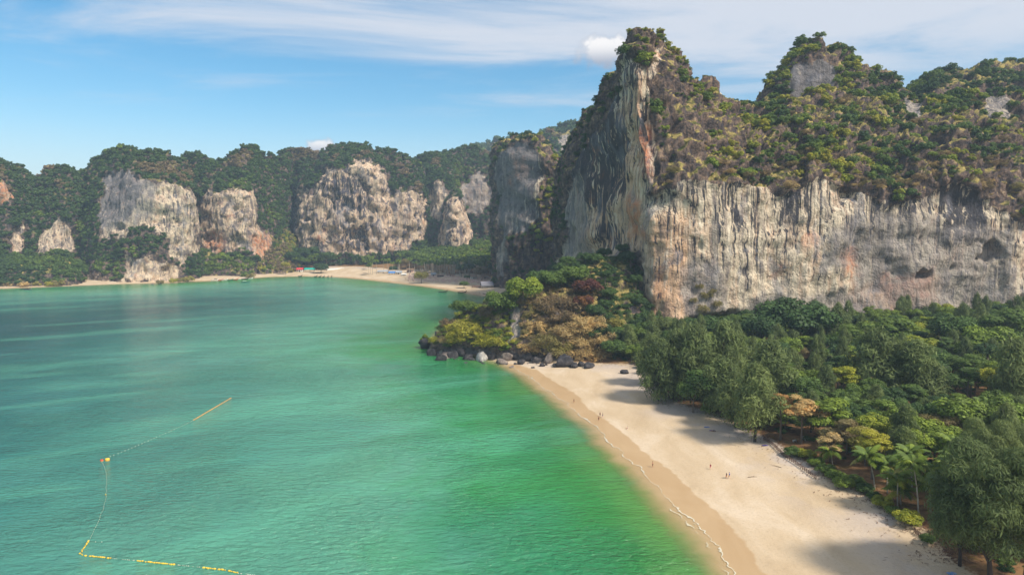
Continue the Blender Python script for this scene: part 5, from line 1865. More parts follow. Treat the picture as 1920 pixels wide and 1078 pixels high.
def build_rocks():
    dark = make_boulder_material('dark_wet_rock', lin(26, 25, 28), lin(50, 47, 50), lin(92, 86, 84))
    pale = make_boulder_material('pale_grey_rock', lin(92, 88, 86), lin(150, 146, 140), lin(196, 192, 184))
    brown = make_boulder_material('brown_grey_rock', lin(66, 58, 54), lin(112, 100, 92), lin(150, 138, 126))
    ms = {k: [blob_mesh('boulder', 200 + 10 * j + i, m) for i in range(4)] for j, (k, m) in enumerate((('d', dark), ('p', pale), ('b', brown)))}
    L = [(813, 661, 9, 1.2, 'd', 'black boulder at the very tip of the headland'), (822, 632, 8, 1.6, 'd', 'tall black rock on the seaward corner of the headland'), (826, 668, 12, 0.9, 'd', 'broad black rock at the waterline beside the tip'),
         (835, 663, 11, 0.8, 'b', 'flat grey brown slab on top of the black rocks near the tip'), (852, 664, 10, 1.1, 'd', 'black block below the yellow bamboo'), (864, 661, 10, 1.3, 'd', 'dark wedge of rock left of the white boulder'),
         (876, 668, 9, 1.0, 'd', 'dark rock in shade between the slab and the white boulder'), (893, 657, 9, 1.0, 'b', 'grey brown rock above the white boulder'), (902, 669, 12, 1.0, 'p', 'largest pale grey boulder at the water edge'),
         (884, 671, 6, 0.8, 'd', 'small black rock at the left foot of the white boulder'), (922, 667, 10, 1.1, 'd', 'dark rock right of the white boulder'), (940, 675, 10, 0.8, 'b', 'low brown boulder standing in the shallows'),
         (953, 669, 11, 1.1, 'b', 'leaning brown slab behind the low brown boulder'), (930, 662, 8, 1.0, 'd', 'small dark rock under the second bamboo mound'), (968, 668, 11, 1.2, 'd', 'dark rock face under the bare trees'),
         (978, 678, 7, 1.0, 'd', 'black rock on the wet sand at the end of the beach'), (988, 670, 12, 1.1, 'd', 'dark rock below the golden bush'), (1004, 676, 9, 1.0, 'd', 'black rock left of the pale pointed one'),
         (1028, 677, 10, 1.3, 'b', 'pointed pale brown boulder in the middle of the headland foot'), (1016, 684, 6, 0.8, 'd', 'small black rock on the sand before the pointed one'), (1054, 682, 14, 1.2, 'd', 'large mossy black boulder on the sand'),
         (1042, 686, 7, 0.8, 'd', 'low black rock left of the mossy boulder'), (1076, 688, 9, 0.8, 'd', 'flat black rock right of the mossy boulder'), (1088, 686, 8, 0.9, 'd', 'dark rock under the hanging golden bamboo'),
         (1101, 689, 10, 0.8, 'd', 'last black rock before the open sand'), (1068, 676, 9, 1.1, 'd', 'dark rock behind the mossy boulder'), (1172, 703, 8, 0.75, 'd', 'lone dark boulder on the upper sand'),
         (905, 678, 5, 0.5, 'd', 'rock just breaking the water below the white boulder'), (872, 677, 5, 0.5, 'd', 'black rock awash off the headland'), (960, 684, 6, 0.5, 'b', 'low rock where the sand begins'), (1000, 688, 4, 0.5, 'd', 'small flat stone on the sand by the rocks')]
    for i, (px, py, rp, hf, k, lab) in enumerate(L):
        g = gnd(px, py + rp * 0.55, 0.3)
        r = rp / F * g[1] * (1.12 if i < 26 else 1.0)
        z = max(-0.2, ground_z(g[0], g[1]))
        o = put('boulder', ms[k][i % 4], (g[0], g[1], z + 0.35 * r * hf), (r * RND.uniform(1.2, 1.7), r * 1.2, r * hf * 1.35), i * 1.7)
        tag(o, lab, 'rock')
    P = np.array([gnd(a, b, 0)[:2] for a, b in ((812, 664), (840, 672), (870, 676), (900, 679), (935, 683), (965, 684), (1000, 686), (1040, 690), (1075, 692), (1108, 693))])
    for i in range(46):
        s_ = RND.random() * (len(P) - 1)
        k_ = int(s_)
        q = P[k_] + (P[k_ + 1] - P[k_]) * (s_ - k_) + np.array([RND.gauss(0, 0.8), abs(RND.gauss(0, 2.6)) - 0.8])
        r = RND.uniform(0.4, 1.1)
        o = put('boulder', RND.choice(ms['d'] if RND.random() < 0.8 else ms['b']), (q[0], q[1], max(-0.1, ground_z(q[0], q[1])) + 0.2 * r), (r * RND.uniform(1, 1.6), r, r * RND.uniform(0.7, 1.2)), RND.uniform(0, 6))
        wh = 'at the tip of the headland' if s_ < 3 else 'beside the white boulder' if s_ < 5 else 'where the headland meets the sand'
        tag(o, 'small dark stone among the big rocks ' + wh, 'rock', 'small stones ' + wh)
    # the undercut islet off the tip
    g = gnd(797, 653, 0)
    s = g[1] / F
    root = thing('rock_islet', 'small undercut rock islet with a green tuft standing in the sea off the headland', 'islet', (g[0], g[1], 0))
    V, Fq = [], []
    prof = [(7.5, -1.0), (7.2, 0.3), (8.5, 3), (10.5, 7), (11.5, 11), (10.5, 15), (7.5, 19), (3.0, 22)]
    for r_, z_ in prof:
        for i in range(18):
            a = 2 * math.pi * i / 18
            k = 1 + 0.16 * math.sin(3 * a + z_) + 0.1 * math.sin(5 * a + 2 * z_)
            V.append((r_ * s * k * math.cos(a), r_ * s * k * math.sin(a), z_ * s))
    for j in range(len(prof) - 1):
        for i in range(18):
            Fq.append((j * 18 + i, j * 18 + (i + 1) % 18, (j + 1) * 18 + (i + 1) % 18, (j + 1) * 18 + i))
    link('rock_base', mesh_np('rock_base', V, Fq, dark, False), root)
    for i, (dx, z_, r_, tn) in enumerate(((0, 22, 6, 0.44), (-5, 18, 5, 0.4), (5, 18, 5, 0.36), (0, 26, 3, 0.5))):
        put('bush', M_SHRUB[i], (dx * s, -2 * s, z_ * s), r_ * s, i, root, tn)
    # low rocks at the left hill and far shore
    for i, (px, py, rp, lab) in enumerate(((54, 543, 6, 'dark flat reef rock off the small beach at the left'), (42, 542, 3, 'small dark rock left of the flat reef rock'), (404, 524, 4, 'grey rock at the water edge below the green slope'), (488, 517, 4, 'dark rock on the left end of the far beach'),
                                          (511, 514, 3, 'dark stone alone on the far sand'), (300, 532, 5, 'dark rock at the foot of the headland cliff'), (286, 533, 4, 'pale ledge rock at the foot of the headland cliff'))):
        g = gnd(px, py, 0.2)
        o = put('boulder', ms['d' if i != 6 else 'b'][i % 4], (g[0], g[1], 0.5), (rp / F * g[1] * 1.6, rp / F * g[1], rp / F * g[1] * 0.55), i)
        tag(o, lab, 'rock')


def loft(name, rings, mat, parent=None, cap=True):
    n = len(rings[0])
    V = [p for r in rings for p in r]
    Fs = []
    for j in range(len(rings) - 1):
        for i in range(n):
            Fs.append((j * n + i, j * n + (i + 1) % n, (j + 1) * n + (i + 1) % n, (j + 1) * n + i))
    if cap:
        Fs.append(tuple(range(n))[::-1])
        Fs.append(tuple(range((len(rings) - 1) * n, len(rings) * n)))
    return poly_obj(name, V, Fs, mat, parent, False)


def longtail(loc, rz, L, label, hullm, canm, canopy=True, group=None):
    """long wooden boat: narrow hull with a high raked prow, canopy on posts, engine on a long tail"""
    root = thing('longtail_boat', label, 'boat', loc, rz, group)
    rings = []
    for u in np.linspace(0, 1, 11):
        x = (u - 0.45) * L
        w = 0.085 * L * (math.sin(math.pi * min(1, 0.20 + 0.80 * u) ) ** 0.7 if u < 0.98 else 0.02) + 0.02
        sh = 0.07 * L + 0.17 * L * max(0, (u - 0.62) / 0.38) ** 2.0 + 0.02 * L * max(0, (0.2 - u) / 0.2)
        kl = -0.03 * L + 0.15 * L * max(0, (u - 0.78) / 0.22) ** 1.6
        rings.append([(x, -w, sh), (x, -w * 0.8, (sh + kl) / 2), (x, -w * 0.3, kl), (x, w * 0.3, kl), (x, w * 0.8, (sh + kl) / 2), (x, w, sh), (x, w * 0.86, sh - 0.02 * L), (x, 0, sh - 0.055 * L), (x, -w * 0.86, sh - 0.02 * L)])
    loft('hull', rings, hullm, root)
    loft('prow_post', [[(L * 0.53, -0.04, 0.2 * L), (L * 0.56, -0.04, 0.2 * L), (L * 0.56, 0.04, 0.2 * L), (L * 0.53, 0.04, 0.2 * L)], [(L * 0.575, -0.03, 0.30 * L), (L * 0.59, -0.03, 0.30 * L), (L * 0.59, 0.03, 0.30 * L), (L * 0.575, 0.03, 0.30 * L)]], hullm, root)
    if canopy:
        ar = [(0.085 * L * math.sin(a), 0.185 * L + 0.022 * L * math.cos(a)) for a in np.linspace(-1.35, 1.35, 7)]
        r0 = [(-0.28 * L, y, z) for y, z in ar] + [(-0.28 * L, y, z - 0.05) for y, z in ar[::-1]]
        r1 = [(0.14 * L, y, z) for y, z in ar] + [(0.14 * L, y, z - 0.05) for y, z in ar[::-1]]
        loft('canopy', [r0, r1], canm, root)
        for x in (-0.26, 0.12):
            for y in (-0.07, 0.07):
                boxes('post', [(x * L - 0.03, x * L + 0.03, y * L - 0.03, y * L + 0.03, 0.05 * L, 0.19 * L)], hullm, root)
    boxes('engine', [(-0.44 * L, -0.38 * L, -0.25, 0.25, 0.07 * L, 0.12 * L)], BARK_DARK, root)
    link('propeller_shaft', tubes_mesh('propeller_shaft', [[(-0.42 * L, 0, 0.1 * L, 0.04), (-0.75 * L, 0, 0.0, 0.03)]], BARK_DARK), root)
    return root


def build_boats():
    dark = mat_plain('dark_hull_wood', lin(54, 42, 38), 0.6)
    teal = mat_plain('teal_hull_paint', lin(60, 110, 100), 0.5)
    white = mat_plain('white_boat_paint', lin(214, 214, 206), 0.5, 0.12)
    red = mat_plain('red_boat_paint', lin(170, 70, 58), 0.5)
    brn = mat_plain('brown_canvas', lin(98, 84, 78), 0.9)
    blu = mat_plain('blue_canvas', lin(60, 104, 150), 0.8)

    def w(px, py):
        g = gnd(px, py, 0.16)
        return (g[0], g[1], 0.3)
    longtail(w(830, 548), 0.15, 9.5, 'dark longtail boat floating off the far beach, left of two', dark, brn, False)
    longtail(w(866, 549), 0.25, 9.5, 'dark longtail boat with raised prow off the far beach, right of two', dark, brn, True)
    longtail(w(460, 530), 0.1, 11.0, 'green boat with a pale canopy afloat off the headland cliff', teal, white)
    for i, (px, py, lab) in enumerate(((563, 517.5, 'dark boat beached alone below the red roof'), (592, 518, 'first of the row of dark boats moored at the far sand, on the left'), (600, 518.4, 'second dark boat of the row moored at the far sand'),
                                      (607, 518.8, 'middle boat with a light canopy in the row at the far sand'), (615, 519, 'dark boat right of the light canopy at the far sand'), (622, 519, 'last dark boat at the right end of the row at the far sand'))):
        longtail(w(px, py + 0.6), 1.2 + 0.12 * i, 8.5, lab, dark, white if i == 3 else brn, i in (3, 5))
    for i, (px, py) in enumerate(((402, 525.5), (412, 525), (421, 525), (430, 524.5), (440, 524), (450, 523.3), (459, 523), (468, 522))):
        cols = ['white', 'red', 'white', 'teal', 'red', 'white', 'blue', 'white']
        longtail(w(px, py + 0.8), 0.5 + 0.25 * (i % 3), 9.0, f'{cols[i]} trimmed boat ' + ('at the left end of the moored row below the green slope', 'next to the left end of the moored row below the green slope', 'third from the left in the row below the green slope', 'in the middle of the row below the green slope',
                 'right of the middle of the row below the green slope', 'third from the right in the row below the green slope', 'next to the right end of the row below the green slope', 'at the right end of the row below the green slope')[i],
                 {'white': white, 'red': red, 'teal': teal, 'blue': dark}[cols[i]], {'white': white, 'red': white, 'teal': red, 'blue': blu}[cols[i]], i % 2 == 0)
    longtail(w(912, 551.5), 0.3, 7, 'low dark boat drawn up on the sand before the dark hut', dark, brn, False)


def path_pts(pts, step):
    P = np.array([gnd(a, b, 0.18) for a, b in pts])
    seg = np.linalg.norm(np.diff(P, axis=0), axis=1)
    L = np.concatenate([[0], np.cumsum(seg)])
    n = max(2, int(L[-1] / step))
    s = np.linspace(0, L[-1], n)
    return np.stack([np.interp(s, L, P[:, i]) for i in range(3)], 1)


def build_buoys():
    yel = mat_plain('yellow_float', lin(232, 190, 60), 0.5, 0.12)
    wht = mat_plain('white_float', lin(190, 196, 176), 0.5, 0.1)
    org = mat_plain('orange_float', lin(206, 150, 84), 0.5, 0.12)
    red = mat_plain('red_float', lin(200, 70, 44), 0.5, 0.12)
    rope = mat_plain('float_rope', lin(120, 120, 90), 0.9)

    def bead(name, r, l, mat):
        rings = []
        for u in np.linspace(0, 1, 6):
            rr = r * math.sin(math.pi * (0.12 + 0.76 * u)) ** 0.6
            rings.append([((u - 0.5) * l, rr * math.cos(a), rr * math.sin(a)) for a in np.linspace(0, 2 * math.pi, 9)[:-1]])
        V = [p for q in rings for p in q]
        Fs = [(j * 8 + i, j * 8 + (i + 1) % 8, (j + 1) * 8 + (i + 1) % 8, (j + 1) * 8 + i) for j in range(5) for i in range(8)]
        return mesh_np(name, V, Fs, mat, True)
    b_w, b_y, b_o = bead('float', 0.10, 0.28, wht), bead('float', 0.19, 0.55, yel), bead('float', 0.24, 1.2, org)

    def line(label, pts, step, pick, rp=0.012, wig=0.05):
        root = thing('float_line', label, 'float line', (0, 0, 0))
        P = path_pts(pts, step)
        P[:, :2] += RS.normal(size=(len(P), 2)) * wig
        link('rope', tubes_mesh('rope', [[(*p, rp) for p in P]], rope, 4), root)
        for i, p in enumerate(P):
            t = P[min(i + 1, len(P) - 1)] - P[max(i - 1, 0)]
            me, sc = pick(i, len(P))
            if me is not None:
                put('float', me, (p[0], p[1], 0.24), sc, math.atan2(t[1], t[0]), root)
    line('line of small white floats curving from the big buoys to the orange boom', [(206, 856), (232, 846), (263, 833), (290, 821), (316, 810), (345, 797), (363, 788)], 1.35, lambda i, n: (b_w, RND.uniform(0.8, 1.2)))
    line('straight orange boom floating farthest out on the swimming zone line', [(364, 787), (398, 767), (432, 747)], 1.3, lambda i, n: (b_o, RND.uniform(0.85, 1.1)), 0.1, 0.03)
    line('line of pale floats running beyond the orange boom towards the middle of the bay', [(434, 746), (460, 742), (486, 739.5)], 2.6, lambda i, n: (b_w, 0.7))
    line('sparse curving line of white floats below the two big buoys', [(191, 866), (196, 876), (199, 886), (200, 906), (198, 936), (194, 952), (188, 969), (181, 985), (173, 1002), (167, 1013)], 1.15, lambda i, n: (b_y if i == n // 2 else b_w, 0.9))
    line('short side string of pale floats at the bend of the swimming zone', [(167, 1015), (178, 1015.5), (190, 1016)], 0.9, lambda i, n: (b_w, 0.8))
    line('short yellow float line between the two corner bends', [(166, 1014), (158, 1026), (151, 1037)], 0.55, lambda i, n: (b_y, RND.uniform(0.7, 1.1)))
    line('long yellow float line running to the lower edge', [(151, 1038), (155, 1041), (196, 1045), (240, 1049.5), (286, 1054), (343, 1060), (380, 1064), (419, 1068), (452, 1075), (482, 1078.5), (540, 1086)], 0.48,
         lambda i, n: ((b_y if math.sin(i * 0.21) > -0.3 else b_w) if RND.random() < 0.84 else None, RND.uniform(0.55, 1.1)))
    for px, py, m, lab, r in ((201.5, 864, yel, 'large yellow barrel buoy, right of the pair', 0.62), (191, 865, red, 'smaller red and orange buoy, left of the pair', 0.45)):
        g = gnd(px, py, 0)
        root = thing('buoy', lab, 'buoy', (g[0], g[1], 0.1), 0.3)
        rings = [[(rr * r * math.cos(a), rr * r * math.sin(a), z * r) for a in np.linspace(0, 2 * math.pi, 15)[:-1]] for rr, z in ((0.75, -0.6), (1, -0.4), (1.02, 0.1), (1, 0.9), (0.8, 1.15), (0.35, 1.2))]
        loft('body', rings, m, root)
        loft('band', [[(1.04 * r * math.cos(a), 1.04 * r * math.sin(a), z * r) for a in np.linspace(0, 2 * math.pi, 15)[:-1]] for z in (0.2, 0.5)], org, root, False)
        boxes('ring', [(-0.06, 0.06, -0.03, 0.03, 1.15 * r, 1.5 * r)], rope, root)


def skin_mesh(name, joints, edges, mat, sub=1):
    """continuous limb surface grown from a skeleton: joints (x, y, z, rx, ry)"""
    me = bpy.data.meshes.new(name)
    me.from_pydata([j[:3] for j in joints], edges, [])
    o = bpy.data.objects.new(name, me)
    COL.objects.link(o)
    o.modifiers.new('skin', 'SKIN')
    if not me.skin_vertices:
        me.skin_vertices.new()
    for v, j in zip(me.skin_vertices[0].data, joints):
        v.radius = (j[3], j[4] if len(j) > 4 else j[3])
    me.skin_vertices[0].data[0].use_root = True
    sb = o.modifiers.new('sub', 'SUBSURF')
    sb.levels = sub
    sb.render_levels = sub
    dg = bpy.context.evaluated_depsgraph_get()
    dg.update()
    out = bpy.data.meshes.new_from_object(o.evaluated_get(dg))
    bpy.data.objects.remove(o)
    out.name = name
    out.materials.clear()
    out.materials.append(mat)
    for p in out.polygons:
        p.use_smooth = True
    return out


def head_mesh(mat):
    V, Fs = [], []
    nu, nv = 16, 12
    for j in range(nv + 1):
        b = math.pi * j / nv
        for i in range(nu):
            a = 2 * math.pi * i / nu
            x, y, z = math.sin(b) * math.cos(a), math.sin(b) * math.sin(a), math.cos(b)
            k = 1.0
            if x > 0.86 and -0.35 < z < 0.12:
                k = 1.16                                   # nose
            if x > 0.7 and 0.1 < z < 0.3 and abs(y) > 0.2:
                k = 0.93                                   # eye sockets
            if abs(y) > 0.93 and abs(z) < 0.3:
                k = 1.13                                   # ears
            jaw = 0.82 if z < -0.4 else 1.0
            V.append((0.098 * x * k, 0.078 * y * k * jaw, 0.118 * z))
    for j in range(nv):
        for i in range(nu):
            Fs.append((j * nu + i, (j + 1) * nu + i, (j + 1) * nu + (i + 1) % nu, j * nu + (i + 1) % nu))
    return V, Fs


def person(loc, rz, label, skin, top, bottom, hair, pose='stand', long_hair=False, height=1.7):
    """one continuous body > hair, top, shorts, eyes; facing +X before turning"""
    root = thing('person', label, 'person', loc, rz)
    s = height / 1.7
    J, E = [], []

    def add(p, q):
        J.append((*p,) + (q if isinstance(q, tuple) else (q,)))
        return len(J) - 1
    st = {'stand': 0.05, 'walk': 0.22, 'sit': 0.0, 'lie': 0.0}[pose]
    pel = add((0, 0, 0.92), (0.15, 0.11))
    ch1 = add((0.01, 0, 1.10), (0.135, 0.10)); E.append((pel, ch1))
    ch2 = add((0.0, 0, 1.30), (0.165, 0.11)); E.append((ch1, ch2))
    nk = add((0.01, 0, 1.44), 0.058); E.append((ch2, nk))
    hd = add((0.03, 0, 1.53), 0.06); E.append((nk, hd))
    for sgn in (-1, 1):
        f = st * sgn
        hip = add((0, 0.095 * sgn, 0.86), 0.088); E.append((pel, hip))
        kn = add((f * 0.7 + 0.03, 0.10 * sgn, 0.48), 0.058); E.append((hip, kn))
        an = add((f * 1.15 - (0.05 if f < 0 else 0), 0.10 * sgn, 0.08), 0.036); E.append((kn, an))
        to = add((f * 1.15 + 0.15, 0.11 * sgn, 0.03), (0.034, 0.028)); E.append((an, to))
        sh = add((0, 0.19 * sgn, 1.36), 0.055); E.append((ch2, sh))
        el = add((-f * 0.5 - 0.02, 0.24 * sgn, 1.10), 0.042); E.append((sh, el))
        wr = add((-f * 0.9 + 0.08, 0.25 * sgn, 0.86), 0.028); E.append((el, wr))
        pm = add((-f * 0.9 + 0.10, 0.245 * sgn, 0.79), (0.016, 0.036)); E.append((wr, pm))
        for k, (dx, ln) in enumerate(((-0.03, 0.06), (-0.01, 0.075), (0.01, 0.08), (0.03, 0.07))):
            a = add((-f * 0.9 + 0.105 + dx, 0.245 * sgn, 0.745), 0.009)
            b = add((-f * 0.9 + 0.115 + dx, 0.235 * sgn, 0.745 - ln), 0.007)
            E += [(pm, a), (a, b)]
        th = add((-f * 0.9 + 0.145, 0.235 * sgn, 0.78), 0.010); E.append((pm, th))
        th2 = add((-f * 0.9 + 0.165, 0.23 * sgn, 0.74), 0.008); E.append((th, th2))
    if pose == 'sit':
        def bend(p):
            x, y, z = p
            if z < 0.9 and not (abs(y) > 0.2):
                L = 0.9 - z
                return (min(L, 0.42) * 0.93, y * 1.3, 0.14 + min(L, 0.42) * 0.75 - max(0, L - 0.42) * 0.75) if L > 0.42 else (L * 0.93, y * 1.3, 0.14 + L * 0.75)
            return (x - 0.12 * (z - 0.9), y, z - 0.78)
        J = [(*((lambda p: (p[0] + max(0, 0.9 - j[2] - 0.42) * 0.5, p[1], max(p[2], 0.05)))(bend(j[:3])) if j[2] < 0.9 and abs(j[1]) < 0.2 else bend(j[:3])), *j[3:]) for j in J]
    body = skin_mesh('body', [(a[0] * s, a[1] * s, a[2] * s, *[q * s for q in a[3:]]) for a in J], E, skin)
    hz = 1.60 if pose != 'sit' else 0.82
    hx = 0.035 if pose != 'sit' else -0.05
    Vh, Fh = head_mesh(skin)
    n = len(body.vertices)
    V = [tuple(v.co) for v in body.vertices] + [((x + hx) * s, y * s, (z + hz) * s) for x, y, z in Vh]
    Fs = [tuple(p.vertices) for p in body.polygons] + [tuple(i + n for i in f) for f in Fh]
    poly_obj('body', V, Fs, skin, root, True)
    # hair cap
    V, Fs = [], []
    for j in range(7):
        b = math.pi * 0.56 * j / 6
        for i in range(14):
            a = 2 * math.pi * i / 14
            x, y, z = math.sin(b) * math.cos(a), math.sin(b) * math.sin(a), math.cos(b)
            front = x > 0.35
            V.append(((hx - 0.008 + 0.108 * x * (0.9 if front else 1)) * s, 0.09 * y * s, (hz + 0.128 * (max(z, 0.25) if front else z) - (0.2 if long_hair and j == 6 and x < 0 else 0)) * s))
    Fs = [(j * 14 + i, (j + 1) * 14 + i, (j + 1) * 14 + (i + 1) % 14, j * 14 + (i + 1) % 14) for j in range(6) for i in range(14)]
    poly_obj('hair', V, Fs, hair, root, True)
    for sg in (-1, 1):
        boxes('eye', [((hx + 0.085) * s, (hx + 0.094) * s, (0.03 * sg - 0.01) * s, (0.03 * sg + 0.01) * s, (hz + 0.012) * s, (hz + 0.024) * s)], BARK_DARK, root)

    def tube(name, prof, mat):
        rings = [[((cx + rx * math.cos(a)) * s, (cy + ry * math.sin(a)) * s, z * s) for a in np.linspace(0, 2 * math.pi, 13)[:-1]] for cx, cy, z, rx, ry in prof]
        return loft(name, rings, mat, root, False)
    o = -0.78 if pose == 'sit' else 0.0
    if top:
        tube('shirt', [(0.0, 0, 1.0 + o, 0.128, 0.172), (0.005, 0, 1.12 + o, 0.122, 0.162), (0, 0, 1.28 + o, 0.132, 0.192), (0, 0, 1.38 + o, 0.11, 0.2), (0.005, 0, 1.44 + o, 0.07, 0.09)], top)
    if bottom:
        tube('shorts', [(0.0, 0, 1.02 + o, 0.125, 0.165), (0, 0, 0.92 + o, 0.138, 0.182), (0.0, 0, 0.80 + o, 0.13, 0.185), (0.0, 0, 0.70 + o if pose != 'sit' else 0.06, 0.12, 0.19)], bottom)
    return root


def build_people():
    sk1 = mat_plain('tanned_skin', lin(176, 122, 92), 0.6, 0.08)
    sk2 = mat_plain('fair_skin', lin(214, 164, 134), 0.6, 0.08)
    dk = mat_plain('dark_hair', lin(36, 28, 26), 0.6)
    blk = mat_plain('black_cloth', lin(34, 32, 38), 0.8)
    blu = mat_plain('blue_cloth', lin(40, 92, 160), 0.8)
    red = mat_plain('dark_red_cloth', lin(124, 44, 52), 0.8)
    pnk = mat_plain('pink_cloth', lin(214, 140, 150), 0.8)
    wht = mat_plain('white_cloth', lin(228, 222, 214), 0.8, 0.08)
    tan = mat_plain('tan_cloth', lin(160, 128, 92), 0.8)
    org = mat_plain('orange_cloth', lin(206, 120, 60), 0.8)
    prp = mat_plain('purple_towel_cloth', lin(74, 62, 128), 0.9)
    btw = mat_plain('blue_towel_cloth', lin(40, 96, 156), 0.9)

    def p(px, py, rz, *a, **k):
        g = gnd(px, py, 1.0)
        z = ground_z(g[0], g[1])
        g = gnd(px, py, z)
        return person((g[0], g[1], z - 0.01), rz, *a, **k)
    p(1332, 880, -1.6, 'person in a dark red top and pink trousers walking alone on the dry sand', sk2, red, pnk, dk, 'walk', True, 1.68)
    p(1362, 897.5, 2.0, 'person in a black top and orange shorts walking left of the one in blue', sk1, blk, org, dk, 'walk', True, 1.66)
    p(1367.3, 897, 1.9, 'person in a blue shirt walking on the right of a pair', sk2, blu, tan, dk, 'walk', False, 1.8)
    p(1223.8, 876, 2.6, 'person in dark shorts standing on the wet sand midway along the beach', sk1, None, blk, dk, 'stand', False, 1.8)
    p(1076, 755.5, -0.6, 'person in black standing at the waterline farthest up the beach', sk1, blk, blk, dk, 'stand', False, 1.75)
    p(1125, 781, 0.6, 'person in a dark red top, upper left of the group of three at the waterline', sk1, red, blk, dk, 'stand', True, 1.68)
    p(1130, 783, 2.6, 'person in a black top, right one of the group of three at the waterline', sk2, blk, blu, dk, 'walk', False, 1.7)
    p(1122.5, 789, 1.2, 'person in black shorts nearest the water in the group of three', sk1, None, blk, dk, 'stand', False, 1.75)
    p(1176.5, 804, 3.0, 'person in white sitting on the sand above the wet edge', sk2, wht, wht, dk, 'sit', False, 1.7)
    for px, py, lab, m in ((873, 544, 'small figure walking on the far beach left of the dark hut', red), (899, 551, 'small figure in white at the far waterline', wht), (905.5, 552, 'small dark figure near the far waterline', blk), (760, 524, 'small dark figure on the far sand below the shelters', blk)):
        p(px, py, 1.0, lab, sk1, m, blk, dk, 'walk')
    # a sunbather on a purple towel and two towels
    for px, py, rz, m, lab, w_ in ((1325, 800.5, 0.1, btw, 'blue towel spread on the sand under the casuarinas', 1.7), (1336, 807.5, -0.2, prp, 'purple towel with a sunbather on the sand', 2.0), (1434, 835, 0.3, prp, 'purple towel by the upper end of the fence', 1.8), (1784, 1075, 0.2, mat_plain('pale_blue_cloth', lin(110, 150, 196), 0.9), 'pale blue towel beside the dark corner trees', 1.6),
                                   (1112.5, 735.5, 0.15, wht, 'white towel far up the beach', 2.0)):
        g = gnd(px, py, 2.2)
        z = ground_z(g[0], g[1])
        g = gnd(px, py, z)
        nx, ny = 11, 7
        V = [((i / (nx - 1) - 0.5) * w_, (j / (ny - 1) - 0.5) * 0.95, 0.05 + 0.05 * math.sin(i * 1.3 + j * 0.7) + 0.03 * math.sin(j * 2.1) + RND.uniform(0, 0.02)) for j in range(ny) for i in range(nx)]
        o = link('towel', mesh_np('towel', V, grid_faces(ny, nx), m, True))
        so = o.modifiers.new('thick', 'SOLIDIFY')
        so.thickness = 0.02
        o.location = (g[0], g[1], z + 0.03)
        o.rotation_euler = (0, 0, rz)
        tag(o, lab, 'towel')
    g = gnd(1336.5, 806, 2.2)
    z = ground_z(g[0], g[1])
    r = person((g[0] - 0.7, g[1] + 0.1, z + 0.28), 0.05, 'person in dark swimwear lying on the purple towel', sk1, blk, blk, dk, 'lie', True, 1.68)
    r.rotation_euler = (0, math.pi / 2, -0.2)


